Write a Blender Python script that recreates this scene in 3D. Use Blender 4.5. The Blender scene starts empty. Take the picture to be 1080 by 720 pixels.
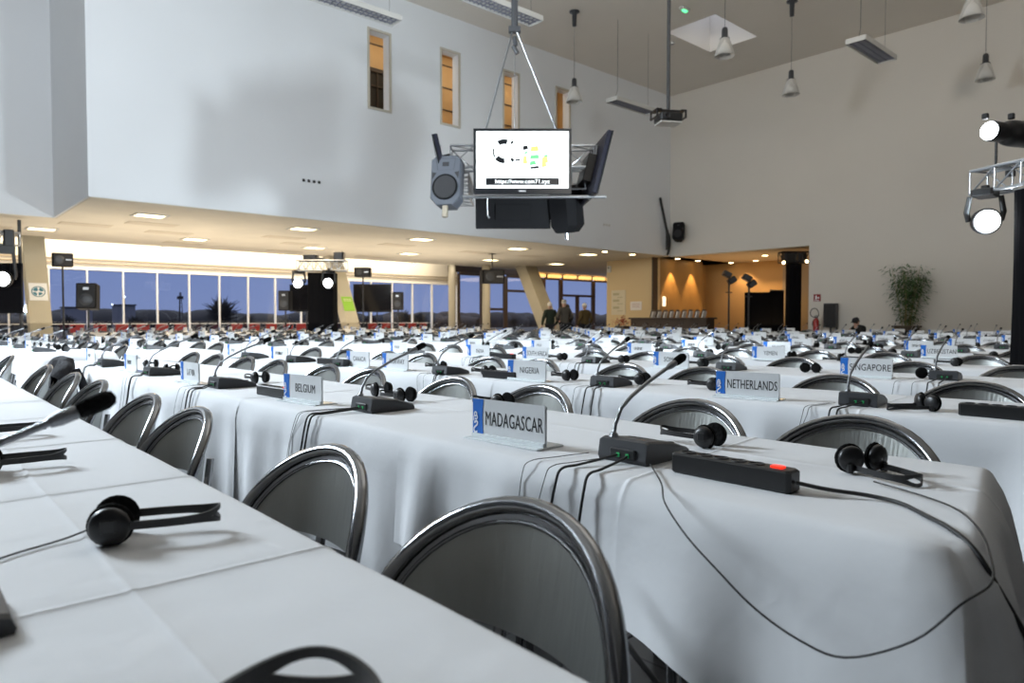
import bpy, math, random
from mathutils import Vector, Matrix
R = math.radians
PI = math.pi
random.seed(7)
SC = bpy.context.scene
COL = SC.collection

# ------------------------------------------------------------------ materials
MATS = {}
def mat(name, color, rough=.5, metal=0., emit=None, estr=0., bump=None, spec=.5, coat=0., trans=0., var=None):
    m = bpy.data.materials.new(name); m.use_nodes = True
    nt = m.node_tree; b = nt.nodes['Principled BSDF']
    b.inputs['Base Color'].default_value = (*color, 1)
    b.inputs['Roughness'].default_value = rough
    b.inputs['Metallic'].default_value = metal
    b.inputs['Specular IOR Level'].default_value = spec
    b.inputs['Coat Weight'].default_value = coat
    b.inputs['Transmission Weight'].default_value = trans
    if emit:
        b.inputs['Emission Color'].default_value = (*emit, 1); b.inputs['Emission Strength'].default_value = estr
    tc = None
    if bump or var:
        tc = nt.nodes.new('ShaderNodeTexCoord')
    if var:            # (scale, amount): mottled wear of the thing itself
        n = nt.nodes.new('ShaderNodeTexNoise'); n.inputs['Scale'].default_value = var[0]; n.inputs['Detail'].default_value = 4
        nt.links.new(tc.outputs['Object'], n.inputs['Vector'])
        mr = nt.nodes.new('ShaderNodeMapRange'); mr.inputs['To Min'].default_value = 1 - var[1]; mr.inputs['To Max'].default_value = 1 + var[1]
        nt.links.new(n.outputs['Fac'], mr.inputs['Value'])
        mx = nt.nodes.new('ShaderNodeVectorMath'); mx.operation = 'SCALE'; mx.inputs[0].default_value = color
        nt.links.new(mr.outputs['Result'], mx.inputs['Scale']); nt.links.new(mx.outputs['Vector'], b.inputs['Base Color'])
    if bump:           # (scale, strength, stretch xyz)
        n = nt.nodes.new('ShaderNodeTexNoise'); n.inputs['Scale'].default_value = bump[0]; n.inputs['Detail'].default_value = 3
        if len(bump) > 2:
            mp = nt.nodes.new('ShaderNodeMapping'); mp.inputs['Scale'].default_value = bump[2]
            nt.links.new(tc.outputs['Object'], mp.inputs['Vector']); nt.links.new(mp.outputs['Vector'], n.inputs['Vector'])
        else:
            nt.links.new(tc.outputs['Object'], n.inputs['Vector'])
        bp = nt.nodes.new('ShaderNodeBump'); bp.inputs['Strength'].default_value = bump[1]; bp.inputs['Distance'].default_value = .02
        nt.links.new(n.outputs['Fac'], bp.inputs['Height']); nt.links.new(bp.outputs['Normal'], b.inputs['Normal'])
    MATS[name] = m
    return m

M_cloth = mat('white_cotton', (.80, .81, .83), .85, bump=(9, .18), spec=.2)
M_chrome = mat('chrome_tube', (.25, .255, .265), .16, 1.)
M_steel = mat('brushed_steel', (.36, .37, .355), .40, 1., bump=(6, .12, (14, 14, .6)), var=(3, .15))
M_rim = mat('polished_steel_rim', (.22, .225, .235), .22, 1.)
M_legs = mat('leg_metal', (.35, .35, .36), .25, 1.)
M_black = mat('black_plastic', (.012, .012, .013), .38)
M_rubber = mat('black_rubber', (.015, .015, .016), .55)
M_foam = mat('black_foam', (.008, .008, .008), .95, bump=(160, .5), spec=.15)
M_grey = mat('dark_grey_plastic', (.045, .047, .052), .42)
M_grey2 = mat('port_recess_plastic', (.012, .012, .014), .5)
M_neck = mat('gooseneck_metal', (.30, .31, .33), .3, 1., bump=(300, .3))
M_card = mat('white_card', (.72, .73, .74), .6)
M_blue = mat('blue_print', (.012, .16, .62), .5)
M_ink = mat('black_ink', (.012, .012, .014), .6)
M_white = mat('white_print', (.85, .86, .88), .6)
M_acryl = mat('clear_acrylic', (.82, .86, .87), .08, coat=.3)
M_red = mat('red_switch', (.5, .01, .008), .3, emit=(1, .03, .01), estr=1.6)
M_redp = mat('red_plastic', (.26, .02, .018), .45)
M_green = mat('green_indicator', (.02, .3, .08), .4, emit=(.05, .8, .3), estr=.15)
M_coat = mat('dark_fabric', (.018, .018, .022), .9, bump=(30, .5))
M_wood = mat('table_edge_board', (.35, .25, .16), .6)

M_wall = mat('painted_plaster_wall', (.72, .735, .75), .8, bump=(3, .05), var=(.6, .03))
M_wallr = mat('painted_plaster_right', (.66, .62, .56), .8, bump=(3, .05), var=(.5, .04))
M_ceil = mat('painted_ceiling', (.74, .69, .62), .85, var=(.5, .05))
M_tile = mat('ceiling_tiles', (.70, .64, .53), .8, var=(1.1, .12))
M_cream = mat('cream_paint', (.62, .47, .26), .7)
M_orange = mat('ochre_wall', (.50, .30, .12), .7)
M_walnut = mat('walnut_veneer', (.30, .17, .06), .5, bump=(2, .2, (8, 1, 1)), var=(2, .2))
M_brown = mat('dark_brown_laminate', (.05, .034, .026), .5)
M_frame = mat('white_window_frame', (.80, .80, .80), .4)
M_bframe = mat('brown_window_frame', (.075, .05, .035), .5)
M_lintel = mat('white_lintel', (.75, .72, .66), .7)
M_concrete = mat('painted_concrete', (.42, .385, .30), .8, var=(2, .08))
M_ply = mat('plywood', (.52, .34, .16), .55, var=(1.2, .2))
M_dark = mat('dark_void', (.02, .018, .016), .8)
M_alu = mat('aluminium_truss', (.42, .44, .47), .28, 1.)
M_drape = mat('black_drape', (.004, .004, .005), .95, bump=(8, .4, (6, 6, .3)), spec=.1)
M_tv = mat('tv_bezel', (.006, .007, .009), .22)
M_screen = mat('lit_screen', (.8, .8, .8), .4, emit=(.93, 1., .98), estr=1.25)
M_offscreen = mat('dark_screen', (.006, .006, .008), .12)
M_tvback = mat('tv_back_shell', (.006, .006, .013), .5, spec=.2)
M_silver = mat('silver_plastic', (.55, .56, .58), .3, .6)
M_spk = mat('grey_speaker_shell', (.065, .072, .088), .5)
M_spkb = mat('black_speaker_shell', (.006, .006, .007), .7, spec=.15)
M_grille = mat('speaker_grille', (.014, .014, .016), .6, bump=(120, .6))
M_lamp = mat('lit_lens', (.9, .9, .9), .3, emit=(.93, .97, 1.), estr=14)
M_panel = mat('lit_ceiling_panel', (.9, .85, .7), .5, emit=(1., .80, .45), estr=6)
M_down = mat('lit_downlight', (.9, .85, .7), .5, emit=(1., .74, .38), estr=18)
M_glow = mat('lit_warm_box', (.9, .7, .4), .5, emit=(1., .55, .16), estr=1.6)
M_exit = mat('lit_exit_sign', (.1, .8, .3), .4, emit=(.15, 1., .4), estr=1.5)
M_lum = mat('white_luminaire_shell', (.58, .57, .54), .5)
M_louv = mat('grey_louvre', (.22, .22, .26), .45)
M_frost = mat('frosted_glass', (.62, .60, .56), .4, trans=.25)
M_leaf = mat('bamboo_leaf', (.06, .125, .035), .55, var=(4, .4))
M_cane = mat('bamboo_cane', (.30, .24, .10), .5)
M_soil = mat('brown_planter', (.07, .05, .03), .7)
M_skin = mat('skin', (.55, .33, .24), .6)
M_hair = mat('dark_hair', (.03, .018, .012), .7)
M_ghair = mat('white_hair', (.6, .57, .52), .8)
M_paper = mat('paper_poster', (.62, .55, .40), .7)
M_paperw = mat('white_paper', (.74, .70, .66), .7)
M_extred = mat('extinguisher_red', (.35, .02, .02), .35)
M_lime = mat('lime_notice', (.22, .45, .03), .6)
M_teal = mat('teal_print', (.04, .17, .24), .6)
M_tree = mat('bare_dark_trees', (.012, .013, .020), .9)
M_land = mat('dusk_ground', (.02, .022, .03), .95)
M_cityl = mat('distant_street_light', (.9, .9, .9), .5, emit=(.9, .95, 1.), estr=3)
M_bld = mat('distant_building', (.10, .11, .16), .9)
M_suit = mat('grey_jacket', (.085, .075, .06), .9, bump=(40, .3))
M_olive = mat('olive_jacket', (.10, .065, .018), .9, bump=(40, .3))
M_blackcl = mat('black_clothes', (.012, .013, .012), .9)
M_trous = mat('dark_trousers', (.02, .02, .024), .9)
M_flag = [mat('print_yellow', (.7, .62, .05), .6, emit=(.75, .8, .25), estr=.7), mat('print_green', (.05, .3, .1), .6, emit=(.2, .65, .25), estr=.7),
          mat('print_orange', (.7, .35, .08), .6, emit=(.9, .6, .2), estr=.7), mat('print_sky', (.4, .6, .7), .6, emit=(.6, .85, .9), estr=.8)]

# floor: dark grey tiles with pale joints
M_floor = bpy.data.materials.new('grey_floor_tiles'); M_floor.use_nodes = True
_nt = M_floor.node_tree; _b = _nt.nodes['Principled BSDF']
_tc = _nt.nodes.new('ShaderNodeTexCoord'); _br = _nt.nodes.new('ShaderNodeTexBrick')
_br.offset = 0; _br.inputs['Scale'].default_value = 1; _br.inputs['Brick Width'].default_value = .3; _br.inputs['Row Height'].default_value = .3
_br.inputs['Mortar Size'].default_value = .006; _br.inputs['Color1'].default_value = (.085, .085, .088, 1)
_br.inputs['Color2'].default_value = (.10, .10, .102, 1); _br.inputs['Mortar'].default_value = (.035, .035, .036, 1)
_nt.links.new(_tc.outputs['Object'], _br.inputs['Vector']); _nt.links.new(_br.outputs['Color'], _b.inputs['Base Color'])
_b.inputs['Roughness'].default_value = .35
# window glass
M_glass = bpy.data.materials.new('window_glass'); M_glass.use_nodes = True
_nt = M_glass.node_tree; _nt.nodes.remove(_nt.nodes['Principled BSDF'])
_mx = _nt.nodes.new('ShaderNodeMixShader'); _mx.inputs['Fac'].default_value = .07
_t = _nt.nodes.new('ShaderNodeBsdfTransparent'); _t.inputs['Color'].default_value = (.93, .96, 1, 1)
_g = _nt.nodes.new('ShaderNodeBsdfGlossy'); _g.inputs['Roughness'].default_value = .02
_nt.links.new(_t.outputs[0], _mx.inputs[1]); _nt.links.new(_g.outputs[0], _mx.inputs[2])
_nt.links.new(_mx.outputs[0], _nt.nodes['Material Output'].inputs['Surface'])

# ------------------------------------------------------------------ mesh helper
class MB:
    def __init__(s): s.v = []; s.f = []; s.mi = []; s.sm = []; s.T = None
    def add(s, vs, fs, mi=0, smooth=False):
        o = len(s.v)
        if s.T is not None: vs = [s.T @ Vector(v) for v in vs]
        s.v += [tuple(v) for v in vs]
        for f in fs:
            s.f.append([o + i for i in f]); s.mi.append(mi); s.sm.append(smooth)
        return s
    def box(s, c, d, rot=None, mi=0, bev=0., taper=1.):
        x, y, z = d[0] / 2, d[1] / 2, d[2] / 2; c = Vector(c)
        if bev <= 0:
            vs = [Vector((sx * x * (taper if sz > 0 else 1), sy * y * (taper if sz > 0 else 1), sz * z)) for sz in (-1, 1) for sx, sy in ((-1, -1), (1, -1), (1, 1), (-1, 1))]
            fs = [(3, 2, 1, 0), (4, 5, 6, 7), (0, 1, 5, 4), (1, 2, 6, 5), (2, 3, 7, 6), (3, 0, 4, 7)]
        else:
            b = min(bev, x * .95, y * .95, z * .95)
            def ring(zz, ins):
                a, e = x - ins, y - ins; k = b if ins == 0 else b
                return [Vector(p + (zz,)) for p in ((-a + k, -e), (a - k, -e), (a, -e + k), (a, e - k), (a - k, e), (-a + k, e), (-a, e - k), (-a, -e + k))]
            rs = [ring(-z, b * .5), ring(-z + b * .5, 0), ring(z - b * .5, 0), ring(z, b * .5)]
            vs = [v for r in rs for v in r]; fs = []
            for i in range(3):
                for j in range(8):
                    k = (j + 1) % 8; fs.append((i * 8 + j, i * 8 + k, i * 8 + 8 + k, i * 8 + 8 + j))
            fs.append(tuple(range(7, -1, -1))); fs.append(tuple(range(24, 32)))
        if rot is not None: vs = [rot @ v for v in vs]
        return s.add([v + c for v in vs], fs, mi)
    def tube(s, path, r, n=8, mi=0, closed=False, cap=True):
        P = [Vector(p) for p in path]; m = len(P)
        rr = r if isinstance(r, (list, tuple)) else [r] * m
        vs = []; fs = []; prev = None
        for i in range(m):
            if closed: t = P[(i + 1) % m] - P[i - 1]
            else: t = P[min(i + 1, m - 1)] - P[max(i - 1, 0)]
            if t.length < 1e-9: t = Vector((0, 0, 1))
            t.normalize()
            if prev is None:
                u = t.orthogonal().normalized()
            else:
                u = prev - t * prev.dot(t)
                u = u.normalized() if u.length > 1e-6 else t.orthogonal().normalized()
            prev = u; w = t.cross(u)
            for j in range(n):
                a = 2 * PI * j / n
                vs.append(P[i] + (u * math.cos(a) + w * math.sin(a)) * rr[i])
        for i in range(m if closed else m - 1):
            k = (i + 1) % m
            for j in range(n):
                l = (j + 1) % n
                fs.append((i * n + j, i * n + l, k * n + l, k * n + j))
        s.add(vs, fs, mi, True)
        if cap and not closed:
            s.add(vs[:n], [tuple(range(n - 1, -1, -1))], mi); s.add(vs[-n:], [tuple(range(n))], mi)
        return s
    def cyl(s, p0, p1, r0, r1=None, n=12, mi=0, cap=True):
        return s.tube([p0, p1], [r0, r0 if r1 is None else r1], n, mi, cap=cap)
    def lathe(s, prof, n=20, c=(0, 0, 0), axis='Z', mi=0, rot=None):
        vs = []; fs = []; c = Vector(c); m = len(prof)
        for r, h in prof:
            for j in range(n):
                a = 2 * PI * j / n; v = Vector((r * math.cos(a), r * math.sin(a), h))
                if axis == 'Y': v = Vector((v.x, v.z, v.y))
                if axis == 'X': v = Vector((v.z, v.x, v.y))
                if rot is not None: v = rot @ v
                vs.append(v + c)
        for i in range(m - 1):
            for j in range(n):
                l = (j + 1) % n; fs.append((i * n + j, i * n + l, i * n + n + l, i * n + n + j))
        s.add(vs, fs, mi, True)
        if prof[0][0] > 1e-4: s.add(vs[:n], [tuple(range(n - 1, -1, -1))], mi)
        if prof[-1][0] > 1e-4: s.add(vs[-n:], [tuple(range(n))], mi)
        return s
    def grid(s, pts, mi=0, smooth=True, wrap=False):
        a = len(pts); b = len(pts[0]); fs = []
        for i in range(a - 1):
            for j in range(b if wrap else b - 1):
                k = (j + 1) % b; fs.append((i * b + j, i * b + k, i * b + b + k, i * b + b + j))
        return s.add([p for r in pts for p in r], fs, mi, smooth)
    def quad(s, *p, mi=0): return s.add(p, [tuple(range(len(p)))], mi)
    def prism(s, poly, axis, t, mi=0):
        """poly: 3D points of one face, extruded by the vector t*axis"""
        d = Vector(axis) * t; n = len(poly); a = [Vector(p) for p in poly]; b = [p + d for p in a]
        fs = [tuple(range(n - 1, -1, -1)), tuple(range(n, 2 * n))] + [(i, (i + 1) % n, n + (i + 1) % n, n + i) for i in range(n)]
        return s.add(a + b, fs, mi)
    def mesh(s, name, mats):
        me = bpy.data.meshes.new(name); me.from_pydata(s.v, [], s.f)
        for m in (mats if isinstance(mats, (list, tuple)) else [mats]): me.materials.append(m)
        me.polygons.foreach_set('material_index', s.mi); me.polygons.foreach_set('use_smooth', s.sm); me.update()
        return me
    def build(s, name, mats, parent=None, loc=(0, 0, 0), rz=0.):
        return place(name, s.mesh(name, mats), parent, loc, rz)

def place(name, me, parent=None, loc=(0, 0, 0), rz=0.):
    o = bpy.data.objects.new(name, me); COL.objects.link(o); o.location = loc; o.rotation_euler = (0, 0, rz)
    if parent: o.parent = parent
    return o
def tag(o, label, cat, group=None, kind=None):
    if label: o['label'] = label
    if cat: o['category'] = cat
    if group: o['group'] = group
    if kind: o['kind'] = kind
    return o
def thing(name, loc, label, cat, group=None, rz=0.):
    o = bpy.data.objects.new(name, None); COL.objects.link(o); o.location = loc; o.rotation_euler = (0, 0, rz)
    o.empty_display_size = .1
    return tag(o, label, cat, group)
def struct(name, mb, m, parent=None):
    o = mb.build(name, m, parent)
    if parent is None: o['kind'] = 'structure'
    return o
def text_mesh(txt, size, mats, extrude=.0008, name='lettering', xs=1., space=1., off=0.):
    cu = bpy.data.curves.new(name, 'FONT'); cu.body = txt; cu.size = size; cu.extrude = extrude
    cu.align_x = 'CENTER'; cu.align_y = 'CENTER'; cu.space_character = space; cu.resolution_u = 3; cu.offset = off
    ob = bpy.data.objects.new(name, cu); COL.objects.link(ob)
    dg = bpy.context.evaluated_depsgraph_get(); dg.update()
    me = bpy.data.meshes.new_from_object(ob.evaluated_get(dg)); me.name = name
    bpy.data.objects.remove(ob); bpy.data.curves.remove(cu)
    me.transform(Matrix.Scale(xs, 4, (1, 0, 0)))
    me.materials.clear(); me.materials.append(mats)
    return me
ORD = ['', 'first', 'second', 'third', 'fourth', 'fifth', 'sixth', 'seventh', 'eighth', 'ninth', 'tenth', 'eleventh', 'twelfth', 'thirteenth', 'fourteenth', 'fifteenth', 'sixteenth']

# ------------------------------------------------------------------ camera
HC = 1.10
YAW = R(41.861); PITCH = R(1.795)
cam = bpy.data.cameras.new('camera'); cam.sensor_width = 36; cam.lens = 734 / 1080 * 36
co = bpy.data.objects.new('camera', cam); COL.objects.link(co)
co.location = (0, 0, HC); co.rotation_euler = (PI / 2 - PITCH, 0, -YAW)
cam.clip_start = .05; cam.clip_end = 400
cam.dof.use_dof = True; cam.dof.focus_distance = 2.4; cam.dof.aperture_fstop = 4.5
SC.camera = co
RIGHT = Vector((math.cos(YAW), -math.sin(YAW), 0)); FWD = Vector((math.sin(YAW), math.cos(YAW), 0))

# ------------------------------------------------------------------ room shell
CZ = 10.02; LZ = 3.65; SY = 16.7; RX = 23.5; WY = 28.0
struct('floor', MB().box((9, 8, -.1), (46, 42, .2)), M_floor)
sky = (18.2, 20.6, 11.4, 13.1)      # skylight opening in the high ceiling
m = MB()
m.box((6.1, 3.85, CZ + .1), (24.2, 25.9, .2)); m.box((22.05, 3.85, CZ + .1), (2.9, 25.9, .2))
m.box((19.4, 1.15, CZ + .1), (2.4, 20.5, .2)); m.box((19.4, 14.95, CZ + .1), (2.4, 3.7, .2))
m.box((18.13, 12.25, CZ + .65), (.1, 2.0, 1.1)); m.box((20.67, 12.25, CZ + .65), (.1, 2.0, 1.1))
m.box((19.4, 11.33, CZ + .65), (2.6, .1, 1.1)); m.box((19.4, 13.17, CZ + .65), (2.6, .1, 1.1))
struct('ceiling', m, M_ceil)
MB().box((19.4, 12.25, CZ + 1.2), (2.6, 1.9, .02)).build('window_99', M_glass)['kind'] = 'structure'
# upper left wall with four narrow slots; steps back at X = 3.15
LW = LZ + .012
m = MB()
slots = [(9.80, 10.42, 6.85, 8.90), (12.20, 12.82, 6.87, 8.98), (14.62, 15.22, 6.9, 8.93), (16.98, 17.60, 6.9, 8.92)]
x = 3.15
for a, b, z0, z1 in slots:
    m.box(((x + a) / 2, SY + .15, (LW + CZ) / 2), (a - x, .3, CZ - LW)); 
    m.box(((a + b) / 2, SY + .15, (LW + z0) / 2), (b - a, .3, z0 - LW)); m.box(((a + b) / 2, SY + .15, (z1 + CZ) / 2), (b - a, .3, CZ - z1))
    x = b
m.box(((x + RX + .3) / 2, SY + .15, (LW + CZ) / 2), (RX + .3 - x, .3, CZ - LW))
m.box((3.30, (SY + 20.75) / 2 + .2, (LW + CZ) / 2), (.3, 20.75 - SY - .2, CZ - LW))
m.box((-1.5, 20.9, (LW + CZ) / 2), (9.3, .3, CZ - LW))
struct('wall_left', m, M_wall)
struct('ceiling_extension', MB().box((-1.5, 18.8, CZ + .1), (9.3, 3.9, .2)), M_ceil)
# slot trims
m = MB()
for a, b, z0, z1 in slots:
    for cx in (a - .03, b + .03): m.box((cx, SY - .01, (z0 + z1) / 2), (.06, .04, z1 - z0 + .12))
    m.box(((a + b) / 2, SY - .01, z0 - .03), (b - a, .04, .06)); m.box(((a + b) / 2, SY - .01, z1 + .03), (b - a, .04, .06))
struct('trim_1', m, mat('cream_trim', (.50, .46, .38), .6))
# plywood-lined gallery behind the slots
m = MB(); m.box((13.9, 18.75, 7.9), (10.4, .1, 3.6)); m.box((13.9, 17.85, 6.1), (10.4, 1.7, .1)); m.box((13.9, 17.85, 9.75), (10.4, 1.7, .1))
m.box((8.65, 17.85, 7.9), (.1, 1.7, 3.6)); m.box((19.15, 17.85, 7.9), (.1, 1.7, 3.6))
struct('wall_gallery', m, M_ply)
m = MB()
for i in range(5): m.box((13.9, 18.685, 6.55 + i * .72), (10.2, .03, .03))
struct('trim_2', m, M_brown)
m = MB()
m.box((11.15, 18.50, 7.95), (1.6, .06, 1.25), mi=0)
for i in range(6): m.box((10.6 + i * .25, 18.455, 7.95), (.035, .04, 1.25), mi=1)
m.box((11.15, 18.455, 8.1), (1.6, .04, .04), mi=1); m.box((11.15, 18.455, 8.55), (1.6, .05, .07), mi=1)
o = m.build('dark_shutter', [M_dark, M_brown]); tag(o, 'dark shutter filling the lower half of the first wall slot', 'shutter')
# right wall with the wide opening at its far end
m = MB()
m.box((RX + .15, (-9 + 11.0) / 2, CZ / 2), (.3, 20, CZ)); m.box((RX + .15, 13.85, (LZ - .02 + CZ) / 2), (.3, 5.7, CZ - LZ + .02))
struct('wall_right', m, M_wallr)
struct('wall_cream', MB().box((RX + .15, 18.7, LZ / 2), (.3, 2.6, LZ)), M_cream)
struct('trim_3', MB().box((RX - .02, 17.42, LZ / 2), (.34, .05, LZ)), M_brown)
# bar alcove behind the opening
struct('wall_walnut', MB().box((25.4, 17.5, LZ / 2), (3.2, .12, LZ)), M_walnut)
m = MB(); m.box((28.7, 16.7, LZ / 2), (.2, 4.6, LZ)); m.box((27.85, 18.4, LZ / 2), (1.9, .2, LZ))
struct('wall_ochre', m, M_orange)
m = MB(); m.box((28.7, 12.2, LZ / 2), (.2, 4.4, LZ)); m.box((26.2, 10.5, LZ / 2), (5.2, .2, LZ)); m.box((28.5, 14.3, LZ / 2), (.2, .25, LZ))
struct('wall_alcove', m, mat('taupe_paint', (.34, .26, .17), .7))
struct('door_1', MB().box((27.6, 11.0, 1.15), (.08, 1.1, 2.3)).box((27.55, 11.0, 2.34), (.14, 1.25, .08)), mat('grey_door', (.30, .30, .31), .5))
struct('ceiling_alcove', MB().box((26.2, 14.4, LZ + .1), (5.2, 8.1, .2)), mat('alcove_ceiling', (.58, .45, .30), .8))
# low ceiling under the upper wall
m = MB(); m.box((17.32, (SY + .03 + 26.3) / 2, LZ + .1), (28.24, 26.27 - SY, .2)); m.box((-1.4, (20.79 + 26.3) / 2, LZ + .1), (9.2, 5.51, .2))
struct('ceiling_low', m, M_tile)
m = MB()
for x0, y0, w, d in ((5.3, 20.3, 1.2, .6), (9.2, 20.9, 1.2, .6), (13.0, 20.4, 1.2, .6), (7.4, 24.6, 1.2, .6), (16.6, 20.6, 1.2, .6), (11.0, 24.9, 1.2, .6), (14.6, 24.8, 1.2, .6), (19.2, 20.4, 1.2, .6), (6.2, 22.0, 1.2, .6), (4.0, 21.6, 1.2, .6), (10.4, 22.3, 1.2, .6), (2.0, 23.8, 1.2, .6)):
    m.box((x0, y0, LZ - .005), (w, d, .012))
o = m.build('ceiling_tiles', mat('stained_tiles', (.60, .53, .42), .8)); o['kind'] = 'structure'
# cove over the windows
struct('ceiling_cove', MB().box((9, 27.25, 4.75), (30, 2.0, .1)).box((9, 26.2, 4.25), (30, .1, 1.0)), M_lintel)
m = MB(); m.box((7.7, WY + .15, 3.78), (27.4, .3, 1.9))
for z in (3.06, 3.2): m.box((7.7, WY - .03, z), (27.4, .06, .04), mi=1)
struct('wall_lintel', m, [M_lintel, mat('lintel_rail', (.36, .30, .22), .6)])
# closing walls of the hall (behind and beside the photographer)
struct('wall_back', MB().box((-6.3, 8, 5), (.3, 42, CZ)), mat('dark_stage_wall', (.10, .10, .105), .8))
struct('wall_front', MB().box((9, -9.1, 5), (31, .3, CZ)), MATS['dark_stage_wall'])

# windows: bays of the long glazed front
def window_bay(n, x0, x1, z0, z1, y, fm, w=.05, bars=(), door=False):
    m = MB()
    for xx in (x0 + w / 2, x1 - w / 2): m.box((xx, y, (z0 + z1) / 2), (w, .12, z1 - z0))
    for zz in (z0, z1) + tuple(bars): m.box(((x0 + x1) / 2, y, zz), (x1 - x0 - 2 * w, .12, w))
    if door:
        xm = (x0 + x1) / 2
        m.box((xm, y, (z0 + bars[-1]) / 2), (w * 1.3, .12, bars[-1] - z0))
        for xx in (x0 + .09, xm - .09, xm + .09, x1 - .09): m.box((xx, y, (z0 + bars[-1]) / 2), (.10, .07, bars[-1] - z0))
    o = m.build('window_%d' % n, fm); o['kind'] = 'structure'
    MB().box(((x0 + x1) / 2, y + .02, (z0 + z1) / 2), (x1 - x0 - 2 * w, .012, z1 - z0)).build('glass_pane', M_glass, o)
n = 1
xs = [-3.8 + 1.124 * i for i in range(22)]
for a, b in zip(xs[:-1], xs[1:]):
    window_bay(n, a, b, .12, 2.84, WY, M_frame, .022, (.95,)); n += 1
window_bay(n, xs[-1], 21.35, .12, 2.84, WY, M_frame, .04); n += 1
for a, b, bars, dr in ((21.4, 23.0, (), 0), (23.0, 24.6, (1.65,), 0), (24.6, 27.45, (2.65,), 0), (27.45, 28.85, (), 0), (28.85, 31.65, (2.5,), 1), (31.65, 34.4, (), 0)):
    window_bay(n, a, b, .1, 3.42, WY, M_bframe, .13, bars, dr); n += 1
struct('wall_glow', MB().box((27.8, WY + .1, 4.0), (14, .25, 1.0)), M_brown)
struct('ceiling_far', MB().box((33.0, 23.5, LZ + .1), (3.2, 10, .2)).box((30.5, 27.2, LZ + .12), (9.5, 1.9, .2)), M_tile)
struct('wall_far', MB().box((34.6, 24, 2), (.2, 9, 4)).box((29.2, 19.9, 1.85), (11, .2, 3.7)), M_cream)
m = MB()
for i in range(6):
    o = MB().box((26.6 + i * 1.25, 27.5, 3.53), (.86, .25, .17)).build('lit_header_box', M_glow)
    tag(o, '%s glowing amber light box from the slanted pillar, above the brown glass doors' % ORD[i + 1], 'light box', 'light boxes over the glass doors')
# round pale columns and slanted pillars
struct('column_1', MB().cyl((19.55, 26.0, 0), (19.55, 26.0, LZ + .9), .17, n=24), M_concrete)
struct('column_2', MB().cyl((20.95, 25.2, 0), (20.95, 25.2, LZ), .19, n=24).box((20.95, 25.2, .05), (.5, .5, .1)), M_concrete)
def pillar(nm, xc, w, yb, yt, d=.5):
    z1 = LZ
    return struct(nm, MB().add([(xc - w / 2, yb - d, 0), (xc + w / 2, yb - d, 0), (xc + w / 2, yb, 0), (xc - w / 2, yb, 0), (xc - w / 2, yt - d, z1), (xc + w / 2, yt - d, z1), (xc + w / 2, yt, z1), (xc - w / 2, yt, z1)],
        [(3, 2, 1, 0), (4, 5, 6, 7), (0, 1, 5, 4), (1, 2, 6, 5), (2, 3, 7, 6), (3, 0, 4, 7)]), M_concrete)
pillar('pillar_1', 3.35, .56, 24.6, 26.1)
pillar('pillar_2', 13.42, .54, 24.2, 26.1)
pillar('pillar_3', 22.9, .75, 22.9, 24.9, .7)
# notices on the pillars
def notice(nm, c, w, h, m, label, cat, rx=0.):
    t = thing(nm, c, label, cat); t.rotation_euler = (rx, 0, 0)
    MB().box((0, 0, 0), (w, .015, h)).build('sheet', m, t)
    return t
slope = math.atan2(1.5, LZ)
t = notice('pillar_notice', (3.35, 24.6 + 1.5 * 1.93 / LZ - .512, 1.93), .46, .56, M_card, 'square white sign with a round blue-grey emblem on the first slanted pillar', 'sign', -slope)
m = MB()
m.tube([(.165 * math.cos(2 * PI * i / 28), -.011, .165 * math.sin(2 * PI * i / 28)) for i in range(28)], .013, 5, closed=True)
for a0, a1, r0, r1 in ((.2, 1.3, .05, .14), (1.7, 2.9, .04, .14), (3.3, 4.3, .07, .14), (4.7, 5.9, .03, .12)):
    P = [(r1 * math.cos(a0 + (a1 - a0) * i / 6), -.010, r1 * math.sin(a0 + (a1 - a0) * i / 6)) for i in range(7)] + [(r0 * math.cos(a1 + (a0 - a1) * i / 6), -.010, r0 * math.sin(a1 + (a0 - a1) * i / 6)) for i in range(7)]
    m.prism(P, (0, 1, 0), .004)
m.build('emblem', M_teal, t)
s2 = math.atan2(1.9, LZ)
t = notice('pillar_notice', (13.42, 24.2 + 1.9 * 1.72 / LZ - .515, 1.72), .46, .62, M_lime, 'bright lime green notice stuck on the middle slanted pillar', 'notice', -s2)
m = MB()
for z in (.2, .13): m.box((0, -.01, z), (.34, .004, .02))
m.build('printed_lines', M_paper, t)

# ------------------------------------------------------------------ ceiling lights in the low ceiling
def ceiling_panel(x, y, w, d, label):
    t = thing('ceiling_light', (x, y, LZ), label, 'ceiling light', 'square lit panels in the low ceiling')
    m = MB()
    for sx in (-1, 1): m.box((sx * (w / 2 + .03), 0, -.012), (.06, d + .12, .024))
    for sy in (-1, 1): m.box((0, sy * (d / 2 + .03), -.012), (w, .06, .024))
    m.build('frame', M_lum, t); MB().box((0, 0, -.008), (w, d, .016)).build('diffuser', M_panel, t)
rowA = [(4.82, 18.66), (8.72, 18.5), (12.64, 18.4), (16.85, 18.5), (20.4, 18.3)]
rowB = [(3.26, 23.4), (7.3, 23.2), (11.3, 23.1), (15.01, 22.7), (19.2, 22.8), (22.8, 22.4)]
for i, (x, y) in enumerate(rowA): ceiling_panel(x, y, .62, .5, 'lit square panel in the low ceiling near the upper wall, %s from the stepped corner' % ORD[i + 1])
for i, (x, y) in enumerate(rowB): ceiling_panel(x, y, .62, .5, 'lit square panel in the low ceiling nearer the windows, %s from the emblem pillar' % ORD[i + 1])
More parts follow.
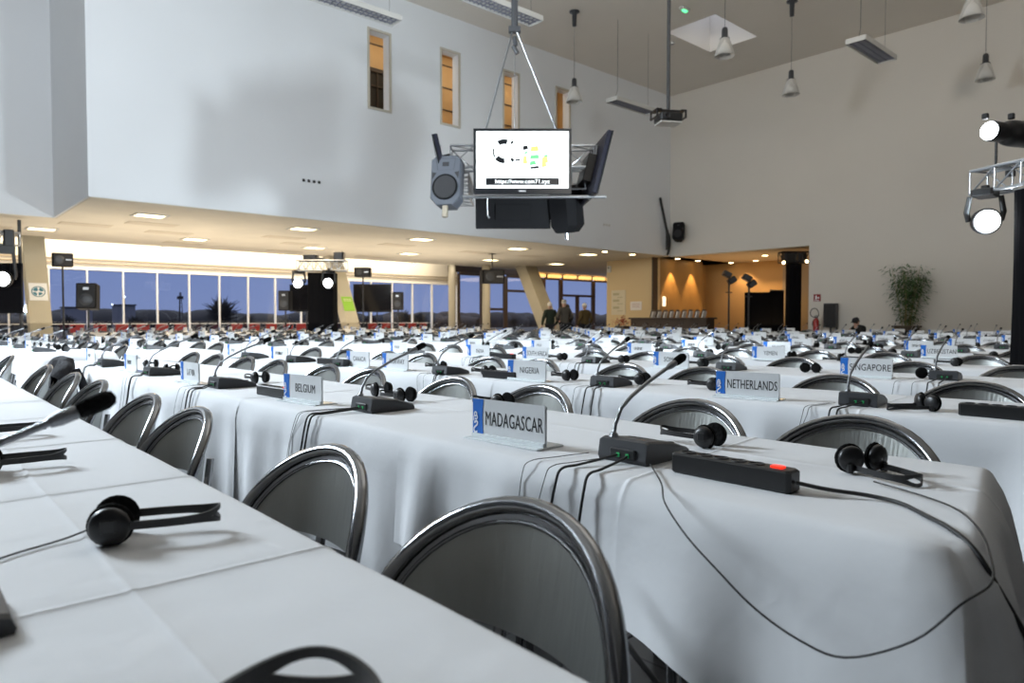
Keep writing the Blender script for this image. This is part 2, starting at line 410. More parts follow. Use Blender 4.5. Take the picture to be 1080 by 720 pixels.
def downlight(x, y, z, label, cat='downlight', grp='recessed round downlights'):
    t = thing('downlight', (x, y, z), label, cat, grp)
    MB().lathe([(.10, -.012), (.14, -.02), (.15, 0)], 16).build('ring', M_lum, t)
    MB().lathe([(0, -.03), (.10, -.02), (.105, 0)], 14).build('lens', M_down, t)
for i, (x, y) in enumerate(((20.0, 17.12), (21.67, 17.15))):
    downlight(x, y, LZ, 'round downlight in the low ceiling before the cream wall, %s from the windows' % ORD[i + 1])
for i, (x, y) in enumerate(((24.6, 17.1), (26.1, 17.1))):
    downlight(x, y, LZ, 'round downlight above the walnut panel, %s from the black edge strip' % ORD[i + 1])
for i, (x, y) in enumerate(((28.1, 16.7), (27.9, 15.4), (25.9, 13.9))):
    downlight(x, y, LZ, 'round downlight in the alcove ceiling, %s from the walnut panel' % ORD[i + 1])
# bare bright lamps in the cove above the windows
for i, x in enumerate((3.2, 7.3, 11.6, 15.9, 17.9)):
    t = thing('cove_lamp', (x, 26.55 if i < 4 else 26.75, 3.62), 'glaring warm lamp in the window cove, %s from the emblem pillar' % ORD[i + 1], 'lamp', 'warm lamps in the window cove')
    MB().lathe([(.05, .16), (.09, .1), (.1, .0)], 14).build('housing', M_lum, t)
    MB().lathe([(0, -.04), (.06, -.03), (.09, .0)], 14).build('bulb', M_down, t)

# ------------------------------------------------------------------ table rows
TZ = .75                                   # cloth-covered table top
SL = {0: 0., 1: -.015}                      # rows fan very slightly
FRONT = [-.24, 1.18, 2.78, 4.30, 5.72, 7.12, 8.50, 9.88, 11.26, 12.64, 14.02, 15.4, 16.78, 18.16, 19.54]
DEPTH = .755
def slp(k): return SL.get(k, -.08)
def rowX(k, y): return FRONT[k] + slp(k) * (y - 1)
def rowpt(k, y, off, z=TZ):
    a = math.atan(-slp(k)) # rotation of the row about z (its length runs along +y)
    return Vector((rowX(k, y) + off, y, z))
def rowrot(k): return math.atan(-slp(k))
TL = 1.32
START = {'A': .44, 'B': 8.43, 'C': 16.6}
def rowname(k): return 'the row the camera looks across' if k == 0 else 'the %s white row beyond it' % ORD[k]

# --- table cloth: top sheet with fold creases, skirt that flares into folds
def cloth_mesh(L, D, drop, ends, seed, fine, creases=(.66,), corner=.10, over=0., sig=.10, amp=.046, skew=0.):
    rnd = random.Random(seed)
    m = MB(); nx = 10 if fine else 4; ny = 40 if fine else 5
    def cz(y):
        z = .0
        if fine:
            for c in creases: z += .0028 * math.exp(-((y - c) / .006) ** 2) - .0014 * math.exp(-((y - c - .012) / .008) ** 2)
            z += .0012 * math.sin(7 * y + seed) * math.sin(3.1 * y + 1.3)
        return z
    ys = [L * j / ny for j in range(ny + 1)]
    if fine:
        for c in creases: ys += [c + d for d in (-.012, -.006, -.003, 0, .003, .006, .012, .02)]
        ys += [.008, .016, .025, L - .008, L - .016, L - .025]
        ys = sorted(set(round(y, 6) for y in ys if 0 <= y <= L))
    xc = [D * i / nx for i in range(nx + 1)]
    if fine: xc = sorted(xc + [.008, .016, .025, D - .008, D - .016, D - .025])
    if fine: xc = sorted(xc + [D * .62 + d for d in (-.008, -.003, 0, .003, .008)])
    def top(x, y):
        z = cz(y) + (.0024 * math.exp(-((x - D * .62) / .005) ** 2) if fine else 0)
        e = min(x, D - x)
        if ends[0]: e = min(e, y)
        if ends[1]: e = min(e, L - y)
        return (x, y, z - .014 * max(0, 1 - e / .028) ** 2)
    m.grid([[top(x, y) for x in xc] for y in ys])
    # skirt: walk round the rim
    rim = []
    step = .035 if fine else .16
    def seg(p, q, nrm):
        along = ys if p[0] == q[0] else xc
        a = sorted(along, reverse=(q[0] + q[1] < p[0] + p[1]))
        return [((p[0], v, nrm) if p[0] == q[0] else (v, p[1], nrm)) for v in a]
    sides = [seg((0, L), (0, 0), (-1, 0))]
    if ends[0]: sides.append(seg((0, 0), (D, 0), (0, -1)))
    sides.append(seg((D, 0), (D, L), (1, 0)))
    if ends[1]: sides.append(seg((D, L), (0, L), (0, 1)))
    chains = []
    for i, sd in enumerate(sides):
        if i and Vector(chains[-1][-1][:2]) == Vector(sd[0][:2]):
            a = chains[-1][-1]; c = sd[0]; k = 5 if fine else 2
            for q in range(1, k):
                t = q / k; v = Vector((a[2][0] * (1 - t) + c[2][0] * t, a[2][1] * (1 - t) + c[2][1] * t)).normalized()
                chains[-1].append((a[0], a[1], (v.x, v.y), 1))
            chains[-1] += sd
        else: chains.append(list(sd))
    nz = 16 if fine else 3
    ph = [rnd.uniform(0, 6) for _ in range(4)]
    for ch in chains:
        rows = []; dist = 0; ds = []
        for i, p in enumerate(ch):
            if i: dist += (Vector(p[:2]) - Vector(ch[i - 1][:2])).length
            ds.append(dist)
        for iz in range(nz + 1):
            t = iz / nz; r = []
            for i, p in enumerate(ch):
                x, y, nv = p[0], p[1], p[2]; s = ds[i]
                # nearness to a hanging corner
                cd = 9.
                for (cx, cy, on) in ((0, 0, ends[0]), (D, 0, ends[0]), (0, L, ends[1]), (D, L, ends[1])):
                    if on: cd = min(cd, math.hypot(x - cx, y - cy))
                k = math.exp(-(cd / sig) ** 2)
                fold = .5 + .5 * math.sin(s * 13 + ph[0] + 1.2 * math.sin(s * 4.1 + ph[1])); f2 = .5 + .5 * math.sin(s * 27 + ph[2])
                g = t ** .8
                if nv[1] == 0 and len(p) == 3:
                    for on, dd in ((ends[0], y), (ends[1], L - y)):
                        if not on:
                            q = min(1, dd / .14); q = q * q * (3 - 2 * q); fold = .5 + (fold - .5) * q; f2 = .5 + (f2 - .5) * q
                out = .0012 * (seed % 3) * g + g * (amp * fold ** 2 + .012 * f2 + corner * k) + .016 * math.sin(min(1, t * 7) * PI / 2)
                if fine: out += .0022 * math.exp(-((t * drop - .085) / .008) ** 2)
                dr = drop + (.02 * math.sin(s * 3 + ph[3]) if fine else 0) + over * k
                r.append((x + nv[0] * out, y + nv[1] * out, top(x, y)[2] - t * (dr - .01)))
            rows.append(r)
        m.grid(rows)
    def rnd_corner(p):
        a, b, c = p; q = .11; u, v = q - a, q - b
        if u > 0 and v > 0:
            mx = max(u, v); l = math.hypot(u, v); f = mx / l; return (q - u * f, q - v * f, c - (.012 * (min(u, v) / q) ** 2 if c > -.03 else 0))
        return p
    if ends[0] and fine: m.v = [rnd_corner(p) for p in m.v]
    if skew: m.v = [(a, b + skew * (a / D) * max(0, 1 - b / L), c) for a, b, c in m.v]
    return m
def welded(me):
    import bmesh
    bm = bmesh.new(); bm.from_mesh(me); bmesh.ops.remove_doubles(bm, verts=bm.verts, dist=.0004); bmesh.ops.recalc_face_normals(bm, faces=bm.faces); bm.to_mesh(me); bm.free(); return me
CLOTHS = {}
def put_cloth(k, y0, L, ends, label, fine, drop, grp, seed=0, **kw):
    key = (round(L, 3), ends, fine, drop, seed)
    if key not in CLOTHS: CLOTHS[key] = cloth_mesh(L, kw.pop('D', DEPTH), drop, ends, seed, fine, **kw).mesh('tablecloth', M_cloth); welded(CLOTHS[key])
    o = place('tablecloth', CLOTHS[key], None, (rowX(k, y0), y0, TZ), rowrot(k))
    return tag(o, label, 'tablecloth', grp)
# --- folding table (only where the hems leave it in sight)
def make_table(k, y0, L, label):
    p = rowpt(k, y0, 0, 0); t = thing('folding_table', p, label, 'table', 'folding tables under the cloths', rowrot(k))
    MB().box((DEPTH / 2, L / 2, TZ - .035), (DEPTH - .03, L - .03, .03), bev=.006).build('tabletop', M_wood, t)
    for y in (.42, L - .42):
        for x in (.07, DEPTH - .07):
            MB().tube([(x, y - .012, TZ - .05), (x, y - .022, .0)], .012, 8).tube([(x, y + .022, TZ - .05), (x, y + .012, .0)], .012, 8).build('leg', M_legs, t)
        MB().tube([(.07, y, .12), (DEPTH - .07, y, .12)], .010, 8).build('stretcher', M_legs, t)
    return t

# --- metal chair, sitter faces -x; origin on the floor under the crown of the back
CR, CH, CM = .40, .82, R(45)
def arch(a, dr=0., z0=.52):
    """point of the back hoop at plan angle a, dr inside the hoop"""
    zz = z0 + (CH - .016 - dr - z0) * math.sqrt(max(0, 1 - (a / (CM - dr / CR)) ** 2))
    return zz
def plan(a, rad=CR): return (-CR + rad * math.cos(a) * 1.0, rad * math.sin(a))
def lean(x, z): return x + .13 * (z - .78)      # the back leans a little
def hoop_path(n, dr=0., rad=CR):
    P = []
    am = CM - dr / CR
    for i in range(n + 1):
        u = -PI / 2 + PI * i / n; a = am * math.sin(u); x, y = plan(a, rad); z = arch(a, dr); P.append(Vector((lean(x, z), y, z)))
    return P
def back_surface(n, d0, d1, rad, nz=1):
    rows = []
    for k in range(nz + 1):
        d = d0 + (d1 - d0) * k / nz; rows.append(hoop_path(n, d, rad))
    return rows
def plate_grid(n, d, rad, zl=.605, nz=6):
    up = hoop_path(n, d, rad); rows = []
    for k in range(nz + 1):
        t = k / nz; r = []
        for p in up:
            z = p.z + (min(zl, p.z) - p.z) * t; x0 = p.x - .13 * (p.z - .78); r.append(Vector((lean(x0, z), p.y, z)))
        rows.append(r)
    return rows
def chair_meshes(n, nt):
    out = {}
    hoop = hoop_path(n); a = hoop[0]; b = hoop[-1]
    left = [Vector((a.x - .20, a.y * .86, .0)), Vector((a.x - .09, a.y * .95, .25)), Vector((a.x - .022, a.y * .995, .44))]
    right = [Vector((p.x, -p.y, p.z)) for p in left]
    out['back_frame'] = MB().tube(left[2:] + hoop + right[2:][::-1], .0150, nt).mesh('back_frame', M_chrome)
    lg = []
    for q in (left, right): lg.append(MB().tube(q, [.012, .0155, .0165], nt).mesh('leg', M_chrome))
    m = MB(); m.grid(back_surface(n, .008, .024, CR - .004, 1)); m.grid(back_surface(n, .008, .024, CR + .006, 1))
    m.tube(hoop_path(n, .025, CR - .006), .004, 5, cap=False)
    out['back_rim'] = m.mesh('back_rim', M_rim)
    m = MB(); m.grid(plate_grid(n, .024, CR - .003)); m.grid([list(reversed(r)) for r in plate_grid(n, .024, CR + .003)])
    out['backrest'] = m.mesh('backrest', M_steel)
    m = MB(); m.lathe([(0, .435), (.17, .432), (.195, .440), (.203, .450), (.198, .459), (.17, .462), (.08, .458), (0, .456)], n * 2, (-.235, 0, 0))
    out['seat'] = m.mesh('seat', M_steel)
    for s in (-1, 1):
        lg.append(MB().tube([(.003, s * .075, .66), (-.030, s * .085, .44), (-.01, s * .13, .2), (.05, s * .185, 0)], .0115, nt).mesh('leg', M_legs))
    out['seat_frame'] = MB().tube([(-.235 + .185 * math.cos(2 * PI * i / (n * 2)), .185 * math.sin(2 * PI * i / (n * 2)), .425) for i in range(n * 2)], .009, 6, closed=True).tube([(-.335, -.20, .40), (-.235, 0, .415), (-.335, .20, .40)], .008, 6).mesh('seat_frame', M_legs)
    return out, lg
def chair_joined(n, nt):
    o, l = chair_meshes(n, nt)
    me = bpy.data.meshes.new('chair'); import bmesh
    mats = [M_chrome, M_rim, M_steel, M_legs]
    bm = bmesh.new()
    for x in list(o.values()) + l:
        idx = mats.index(x.materials[0]); k = len(bm.faces); bm.from_mesh(x); bm.faces.ensure_lookup_table()
        for f in bm.faces[k:]: f.material_index = idx
    bm.to_mesh(me); bm.free()
    for q in mats: me.materials.append(q)
    return me
CHP, CHL = chair_meshes(28, 10)
CHF = chair_joined(10, 5)
GCH = 'metal chairs along the table rows'
def put_chair(k, y, off, label, near, rz=0., g=GCH):
    p = rowpt(k, y, off, 0)
    if not near:
        o = place('metal_chair', CHF, None, p, rowrot(k) + rz); return tag(o, label, 'chair', g)
    t = thing('metal_chair', p, label, 'chair', g, rowrot(k) + rz)
    for nm, me in CHP.items(): place(nm, me, t)
    for me in CHL: place('leg', me, t)
    return t

# --- microphone unit: wedge console, gooseneck leaning to the delegate (+x), leads at the back
def mic_parts(seg):
    d = {}
    m = MB()
    prof = [(-.10, 0), (-.105, .012), (-.098, .050), (-.085, .054), (.02, .040), (.095, .018), (.10, .006), (.098, 0)]
    hw = lambda x: .073 - .012 * max(0, (x + .02) / .12)
    L = [Vector((x, -hw(x), z)) for x, z in prof]; Rr = [Vector((x, hw(x), z)) for x, z in prof]
    Li = [Vector((x, -hw(x) + .008, z + (.004 if 1 < i < 6 else 0))) for i, (x, z) in enumerate(prof)]; Ri = [Vector((p.x, -p.y, p.z)) for p in Li]
    m.grid([L, Li, Ri, Rr], smooth=False)
    m.add(L, [tuple(range(len(L)))]); m.add(Rr, [tuple(range(len(Rr) - 1, -1, -1))])
    m.quad(L[0], Rr[0], Rr[-1], L[-1])
    d['console'] = (m, M_grey)
    m = MB(); m.box((-.1035, -.005, .022), (.010, .078, .026), bev=.004)
    d['port_panel'] = (m, M_grey2)
    m = MB(); m.box((-.106, -.022, .020), (.010, .008, .010)); m.box((-.106, .006, .020), (.010, .008, .010))
    d['connector'] = (m, M_green)
    m = MB(); m.box((.02, .03, .0425), (.05, .05, .003), rot=Matrix.Rotation(.19, 3, 'Y')); m.lathe([(.012, 0), (.012, .006), (0, .007)], 12, (.055, -.03, .030))
    d['speaker_grille'] = (m, M_grille)
    P = [Vector((-.078, .045, .05)), Vector((-.072, .045, .085)), Vector((-.050, .044, .125)), Vector((-.010, .043, .152)), Vector((.065, .041, .188)), Vector((.148, .039, .220))]
    m = MB(); m.lathe([(.013, .048), (.011, .062), (.006, .066)], 12, (-.078, .045, .002)); m.tube(P, .0052, seg)
    d['gooseneck'] = (m, M_neck)
    dv = (P[-1] - P[-2]).normalized(); q = P[-1]
    m = MB(); m.tube([q, q + dv * .012, q + dv * .03, q + dv * .036], [.007, .0095, .0095, .006], seg + 4)
    d['microphone_capsule'] = (m, M_neck)
    q = q + dv * .032
    m = MB(); m.tube([q, q + dv * .003, q + dv * .015, q + dv * .036, q + dv * .045, q + dv * .048], [.006, .0105, .0122, .0126, .009, .003], seg + 6)
    d['windscreen'] = (m, M_foam)
    return d
MICP = {k: v[0].mesh(k, v[1]) for k, v in mic_parts(8).items()}
def join_parts(parts, name):
    m = MB(); mats = []
    for b, mt in parts:
        if mt not in mats: mats.append(mt)
        o = len(m.v); m.v += b.v; m.f += [[o + i for i in f] for f in b.f]; m.mi += [mats.index(mt)] * len(b.f); m.sm += b.sm
    return m.mesh(name, mats)
MICF = join_parts(list(mic_parts(5).values()), 'microphone_unit')
LEAD = None
def lead_mesh(seed, e):
    r = random.Random(seed); m = MB(); e = -e
    for i, y in enumerate((-.022, .006)):
        q = r.uniform(-.02, .04)
        P = [(-.108, y, .020), (-.128, y + q * .3, .016), (e + .035, y + q, .006), (e - .012, y + q * 1.3, .002), (e - .030, y + q * 1.4, -.03), (e - .045, y + q * 1.5 + .01, -.14), (e - .062, y + q * 1.6 + .02, -.26), (e - .075, y + q + .02, -.36)]
        m.tube(smooth_path([Vector(p) for p in P], 4), .0034, 6)
    return m
def thin_lead(seed, e):
    r = random.Random(seed); m = MB(); e = -e
    for i in range(2):
        y = .11 + .07 * i + r.uniform(-.03, .03)
        P = [(-.06 - .02 * i, y - .04, .004), (e + .06, y - .02, .0045), (e, y, .0), (e - .022, y + .005, -.03), (e - .045, y + r.uniform(-.03, .03), -.15), (e - .070, y + r.uniform(-.05, .05), -.34)]
        m.tube(smooth_path([Vector(p) for p in P], 4), .0012, 4)
    return m
def smooth_path(P, k):
    out = []
    for i in range(len(P) - 1):
        p0 = P[max(i - 1, 0)]; p1 = P[i]; p2 = P[i + 1]; p3 = P[min(i + 2, len(P) - 1)]
        for j in range(k):
            t = j / k
            out.append(.5 * ((2 * p1) + (-p0 + p2) * t + (2 * p0 - 5 * p1 + 4 * p2 - p3) * t * t + (-p0 + 3 * p1 - 3 * p2 + p3) * t ** 3))
    out.append(P[-1]); return out
GMIC = 'gooseneck microphones along the table rows'
def put_mic(k, y, label, near, off=.20, rz=0., leads=True, seed=0, g=GMIC):
    p = rowpt(k, y, off)
    if not near: return tag(place('microphone_unit', MICF, None, p, rowrot(k) + rz), label, 'microphone', g)
    t = thing('microphone_unit', p, label, 'microphone', g, rowrot(k) + rz)
    for nm, me in MICP.items(): place(nm, me, t)
    if leads: lead_mesh(seed + k, off).build('lead', M_rubber, t); thin_lead(seed + k, off).build('thin_wire', M_rubber, t)
    return t

# --- headphones; origin on the table
def band_path(n, w=.046, l=.150):
    P = []
    for i in range(n + 1):
        u = PI * i / n; y = -w * math.cos(u); x = (l) * math.sin(u) ** .72
        P.append(Vector((x, y * (.80 + .20 * math.sin(u)), 0)))
    return P
def band_ribbon(m, P, flat, th=.0028, z0=.022):
    n = len(P) - 1
    def strip(i0, i1, lo, hi):
        ring = []
        for i in range(i0, i1 + 1):
            p = P[i]; t = (P[min(i + 1, n)] - P[max(i - 1, 0)]).normalized(); nr = Vector((t.y, -t.x, 0))
            a, b = lo(i / n), hi(i / n)
            if flat: q = [p + nr * a + Vector((0, 0, z0)), p + nr * b + Vector((0, 0, z0)), p + nr * b + Vector((0, 0, z0 + th)), p + nr * a + Vector((0, 0, z0 + th))]
            else: q = [p + Vector((0, 0, z0 + a)), p + Vector((0, 0, z0 + b)), p + Vector((0, 0, z0 + b)) + nr * th, p + Vector((0, 0, z0 + a)) + nr * th]
            ring.append(q)
        m.grid(ring, wrap=True, smooth=False); m.add(ring[0], [(3, 2, 1, 0)]); m.add(ring[-1], [(0, 1, 2, 3)])
    wid = lambda u: .0065 + .0075 * math.exp(-((u - .5) / .16) ** 2)
    half = lambda u: max(.0, .0068 * (1 - ((u - .5) / .13) ** 2)) if abs(u - .5) < .13 else 0.
    i0 = int(n * .37); i1 = n - i0
    strip(0, i0, lambda u: -wid(u), lambda u: wid(u)); strip(i1, n, lambda u: -wid(u), lambda u: wid(u))
    strip(i0, i1, lambda u: -wid(u), lambda u: -half(u)); strip(i0, i1, lambda u: half(u), lambda u: wid(u))
def headphone_parts(pose, n):
    """pose 0: on its side, cups stacked on edge; pose 1: band flat, both pads turned to the front"""
    cups = []; pads = []; b = MB()
    P = band_path(n)
    cr = .031
    if pose == 0:
        band_ribbon(b, P, False, z0=.030)
        for s in (-1, 1):
            c = Vector((-.004, s * .037, cr))
            m = MB(); m.lathe([(0, s * .012), (.018, s * .0115), (.027, s * .007), (cr - .001, s * .0), (cr - .003, -s * .006), (0, -s * .006)], 20, c, 'Y')
            m.box(c + Vector((.0, s * .010, .002)), (.026, .008, .022), bev=.004)
            cups.append(m)
            m = MB(); m.lathe([(.027, -s * .004), (.033, -s * .006), (.034, -s * .010), (.031, -s * .014), (.023, -s * .016), (.014, -s * .013), (0, -s * .012)], 20, c, 'Y')
            pads.append(m)
    else:
        band_ribbon(b, P, False, z0=.0165)
        for s in (-1, 1):
            c = Vector((.0, s * .036, .034)); rot = Matrix.Rotation(s * .25, 3, 'Z')
            m = MB(); m.lathe([(0, .012), (.018, .0115), (.027, .007), (cr - .001, .0), (cr - .003, -.006), (0, -.006)], 20, c, 'X', rot=rot)
            m.box((.008, s * .046, .014), (.016, .014, .022), bev=.004)
            cups.append(m)
            m = MB(); m.lathe([(.027, -.004), (.033, -.006), (.034, -.010), (.031, -.014), (.023, -.016), (0, -.016)], 20, c, 'X', rot=rot)
            pads.append(m)
    return b, cups, pads
HPM = {}
for pz in (0, 1):
    b, cs, ps = headphone_parts(pz, 40)
    HPM[pz] = (b.mesh('headband', M_black), [c.mesh('ear_cup', M_black) for c in cs], [c.mesh('ear_pad', M_foam) for c in ps])
HPF = []
for pz in (0, 1):
    b, cs, ps = headphone_parts(pz, 14); HPF.append(join_parts([(b, M_black)] + [(c, M_black) for c in cs] + [(c, M_foam) for c in ps], 'headphones'))
GHP = 'black headphones on the white tables'
def put_headphones(k, y, off, rz, pose, label, near, g=GHP, tilt=0.):
    p = rowpt(k, y, off)
    if not near: return tag(place('headphones', HPF[pose], None, p, rz), label, 'headphones', g)
    t = thing('headphones', p, label, 'headphones', g, rz)
    if tilt: t.rotation_euler = (tilt, 0, rz)
    place('headband', HPM[pose][0], t)
    for me, pe in zip(HPM[pose][1], HPM[pose][2]):
        c = place('ear_cup', me, t); place('ear_pad', pe, c)
    return t

# --- name plate in a clear stand, card faces -x
def logo(m, mi, s=1.):
    """white looping mark running up the blue panel (plate coordinates y along, z up)"""
    def stroke(pts, w):
        P = smooth_path([Vector((0, a, b)) for a, b in pts], 5); ring = []
        for i, p in enumerate(P):
            t = (P[min(i + 1, len(P) - 1)] - P[max(i - 1, 0)]).normalized(); nr = Vector((0, t.z, -t.y)); ring.append([p + nr * w, p - nr * w])
        m.grid([[Vector((-.0022, q.y, q.z)) for q in r] for r in ring], mi, smooth=False)
    stroke([(.122, .020), (.133, .017), (.137, .026), (.131, .034), (.123, .040), (.122, .048), (.129, .050), (.134, .044)], .0026)
    stroke([(.133, .058), (.126, .056), (.122, .062), (.126, .068), (.131, .064), (.135, .070), (.131, .077), (.125, .074), (.127, .068)], .0023)
    stroke([(.136, .050), (.138, .058), (.137, .066)], .0016)
def plate_parts(fine):
    W, H = .285, .112
    base = MB(); base.box((.02, 0, .0025), (.11, W + .01, .005), bev=.0015 if fine else 0)
    base.box((.006, 0, .058), (.003, W + .004, .112)); base.box((.0, 0, .010), (.012, W, .010))
    card = MB(); card.box((.0025, 0, .005 + H / 2), (.003, W, H))
    blue = MB()
    # blue block with a waisted inner edge
    xs = [(.1435, .006), (.098, .006), (.101, .03), (.1025, .06), (.101, .09), (.098, .116), (.1435, .116)]
    blue.prism([(.0008, a, b) for a, b in xs], (-1, 0, 0), .0012)
    mark = MB(); logo(mark, 0)
    return base, card, blue, mark
_b, _c, _bl, _m = plate_parts(True)
PLP = (_b.mesh('stand', M_acryl), _c.mesh('card', M_card), _bl.mesh('blue_block', M_blue), _m.mesh('emblem', M_white))
def scrawl(m, seed):
    """a printed country name too far off to read: short dark strokes"""
    r = random.Random(seed); n = r.randint(5, 9); w = .016; y = .06
    for i in range(n):
        h = .026; m.box((-.0005, y - i * w, .064), (.001, .0035, h), mi=0)
        if r.random() < .75: m.box((-.0005, y - i * w - .005, .064 + r.choice((-.011, 0, .011))), (.001, .008, .004), mi=0)
        if r.random() < .4: m.box((-.0005, y - i * w - .009, .064), (.001, .003, h), mi=0)
PLF = []
for sd in range(5):
    b, c, bl, mk = plate_parts(False); t = MB(); scrawl(t, sd)
    PLF.append(join_parts([(b, M_acryl), (c, M_card), (bl, M_blue), (mk, M_white), (t, M_ink)], 'name_plate'))
GPL = 'country name plates along the table rows'
def put_plate(k, y, off, txt, label, near, rz=0., size=.036, seed=0, g=GPL):
    p = rowpt(k, y, off)
    if not near: return tag(place('name_plate', PLF[seed % 5], None, p, rowrot(k) + rz), label, 'name plate', g)
    t = thing('name_plate', p, label, 'name plate', g, rowrot(k) + rz)
    place('stand', PLP[0], t); c = place('card', PLP[1], t); place('blue_block', PLP[2], c); place('emblem', PLP[3], c)
    if txt:
        me = text_mesh(txt, size, M_ink, .0004, xs=.74, space=1.04)
        w = max(v.co.x for v in me.vertices) - min(v.co.x for v in me.vertices)
        if w > .225: me.transform(Matrix.Scale(.225 / w, 4, (1, 0, 0)))
        me.transform(Matrix(((0, 0, -1, 0), (-1, 0, 0, 0), (0, 1, 0, 0), (0, 0, 0, 1))))
        o = place('lettering', me, c); o.location = (.0006, -.022, .060)
    return t
# --- power strip
def strip_parts():
    b = MB(); b.box((0, 0, .023), (.052, .285, .046), bev=.008); b.lathe([(.019, 0), (.017, .012), (.011, .022)], 12, (0, -.142, .022), 'Y')
    so = MB()
    for i in range(5):
        so.lathe([(.017, 0), (.017, .002), (.015, .002), (.015, -.001)], 16, (0, .11 - i * .042, .046)); so.box((0, .11 - i * .042, .0465), (.004, .004, .001), mi=1)
    sw = MB(); sw.box((0, -.105, .047), (.018, .026, .006), bev=.002)
    return b, so, sw
_b, _s, _w = strip_parts()
STP = (_b.mesh('housing', M_black), _s.mesh('socket', [M_grey2, M_chrome]), _w.mesh('switch', M_red))
STF = join_parts([(_b, M_black), (_w, M_red)], 'power_strip')
def put_strip(k, y, off, rz, label, near, g='power strips on the tables'):
    p = rowpt(k, y, off)
    if not near: return tag(place('power_strip', STF, None, p, rz), label, 'power strip', g)
    t = thing('power_strip', p, label, 'power strip', g, rz)
    place('housing', STP[0], t); place('socket', STP[1], t); place('switch', STP[2], t)
    return t

# ------------------------------------------------------------------ laying out the hall
def world_tube(parent, pts, r, name, m=None, n=6, k=5):
    bpy.context.view_layer.update()
    M = Matrix.Translation(parent.location) @ parent.rotation_euler.to_matrix().to_4x4()
    inv = M.inverted(); P = smooth_path([Vector(p) for p in pts], k)
    return MB().tube([inv @ p for p in P], r, n).build(name, m or M_rubber, parent)
def where(k, blk):
    if k == 0: return 'the row under the camera'
    return 'the %s row%s' % (ORD[k], {'A': '', 'B': ', block beyond the aisle', 'C': ', block under the low ceiling'}[blk])
KEYS = {}
# places the photograph shows nothing of (behind other things) stay empty: (kind, block, row): places
EMPTY = {('chair', 'A', 6): [1, 5], ('chair', 'A', 8): [2, 5], ('chair', 'A', 9): [3, 7, 8], ('chair', 'A', 10): [3, 7, 9], ('chair', 'A', 11): [9], ('chair', 'A', 12): [9], ('chair', 'A', 13): [4, 9], ('chair', 'A', 14): [5, 8, 9], ('chair', 'B', 3): [7], ('chair', 'B', 6): [6], ('chair', 'B', 7): [4, 6, 8], ('chair', 'B', 8): [6, 8], ('chair', 'B', 9): [3, 8], ('chair', 'B', 10): [3, 5], ('chair', 'B', 11): [1, 7, 9], ('chair', 'B', 12): [3, 4, 5, 7, 9], ('chair', 'B', 13): [6, 9], ('chair', 'B', 14): [1, 2, 5, 8, 9], ('hp', 'A', 2): [6], ('hp', 'A', 5): [4], ('hp', 'A', 6): [2, 5, 9], ('hp', 'A', 7): [3], ('hp', 'A', 8): [3, 6], ('hp', 'A', 9): [2, 3], ('hp', 'A', 10): [3, 5, 6], ('hp', 'A', 11): [5, 8], ('hp', 'A', 12): [5, 8], ('hp', 'A', 13): [4, 5, 7, 8, 9], ('hp', 'A', 14): [5, 6, 9], ('hp', 'B', 3): [9], ('hp', 'B', 5): [9], ('hp', 'B', 6): [6, 7, 9], ('hp', 'B', 7): [1, 3, 6, 7, 8, 9], ('hp', 'B', 8): [0, 1, 2, 3, 5, 7, 8, 9], ('hp', 'B', 9): [1, 2, 3, 5, 7, 8, 9], ('hp', 'B', 10): [2, 4, 5, 7, 8, 9], ('hp', 'B', 11): [1, 2, 3, 4, 5, 6, 7, 8, 9], ('hp', 'B', 12): [1, 3, 4, 5, 6, 7, 8, 9], ('hp', 'B', 13): [0, 2, 3, 5, 6, 7, 8, 9], ('hp', 'B', 14): [1, 3, 4, 5, 6, 7, 8, 9], ('mic', 'A', 8): [1], ('mic', 'B', 1): [4], ('mic', 'C', 1): [0, 1, 2], ('mic', 'C', 2): [1, 2], ('mic', 'C', 9): [4], ('plate', 'A', 14): [2], ('plate', 'B', 1): [2, 3, 4], ('plate', 'C', 1): [0, 1, 2], ('plate', 'C', 2): [0, 1, 2], ('plate', 'C', 9): [4]}
SKIP = {(kd, k, b, i) for (kd, b, k), v in EMPTY.items() for i in v}
OBST = [(1.75, 21.7, .9), (10.0, 20.7, .8), (15.45, 26.2, .8), (9.78, 19.45, .5), (3.39, 21.21, .45), (3.65, 19.59, .45), (8.94, 20.22, .45), (13.11, 20.52, .45), (12.23, 21.35, .45), (17.73, 17.4, .7), (18.6, 17.1, .7), (3.45, 24.4, .6), (13.75, 24.2, .6)]
def blocked(k, y0, y1, back=.95):
    for x, y, r in OBST:
        if y0 - r < y < y1 + r:
            f = rowX(k, y)
            if f - r < x < f + back + r: return True
    return False
def skip(kind, k, blk, i): return (kind, k, blk, i) in SKIP

def inframe(k, y, margin=.25):
    X = rowX(k, y) + .4
    return y > .205 * X - margin
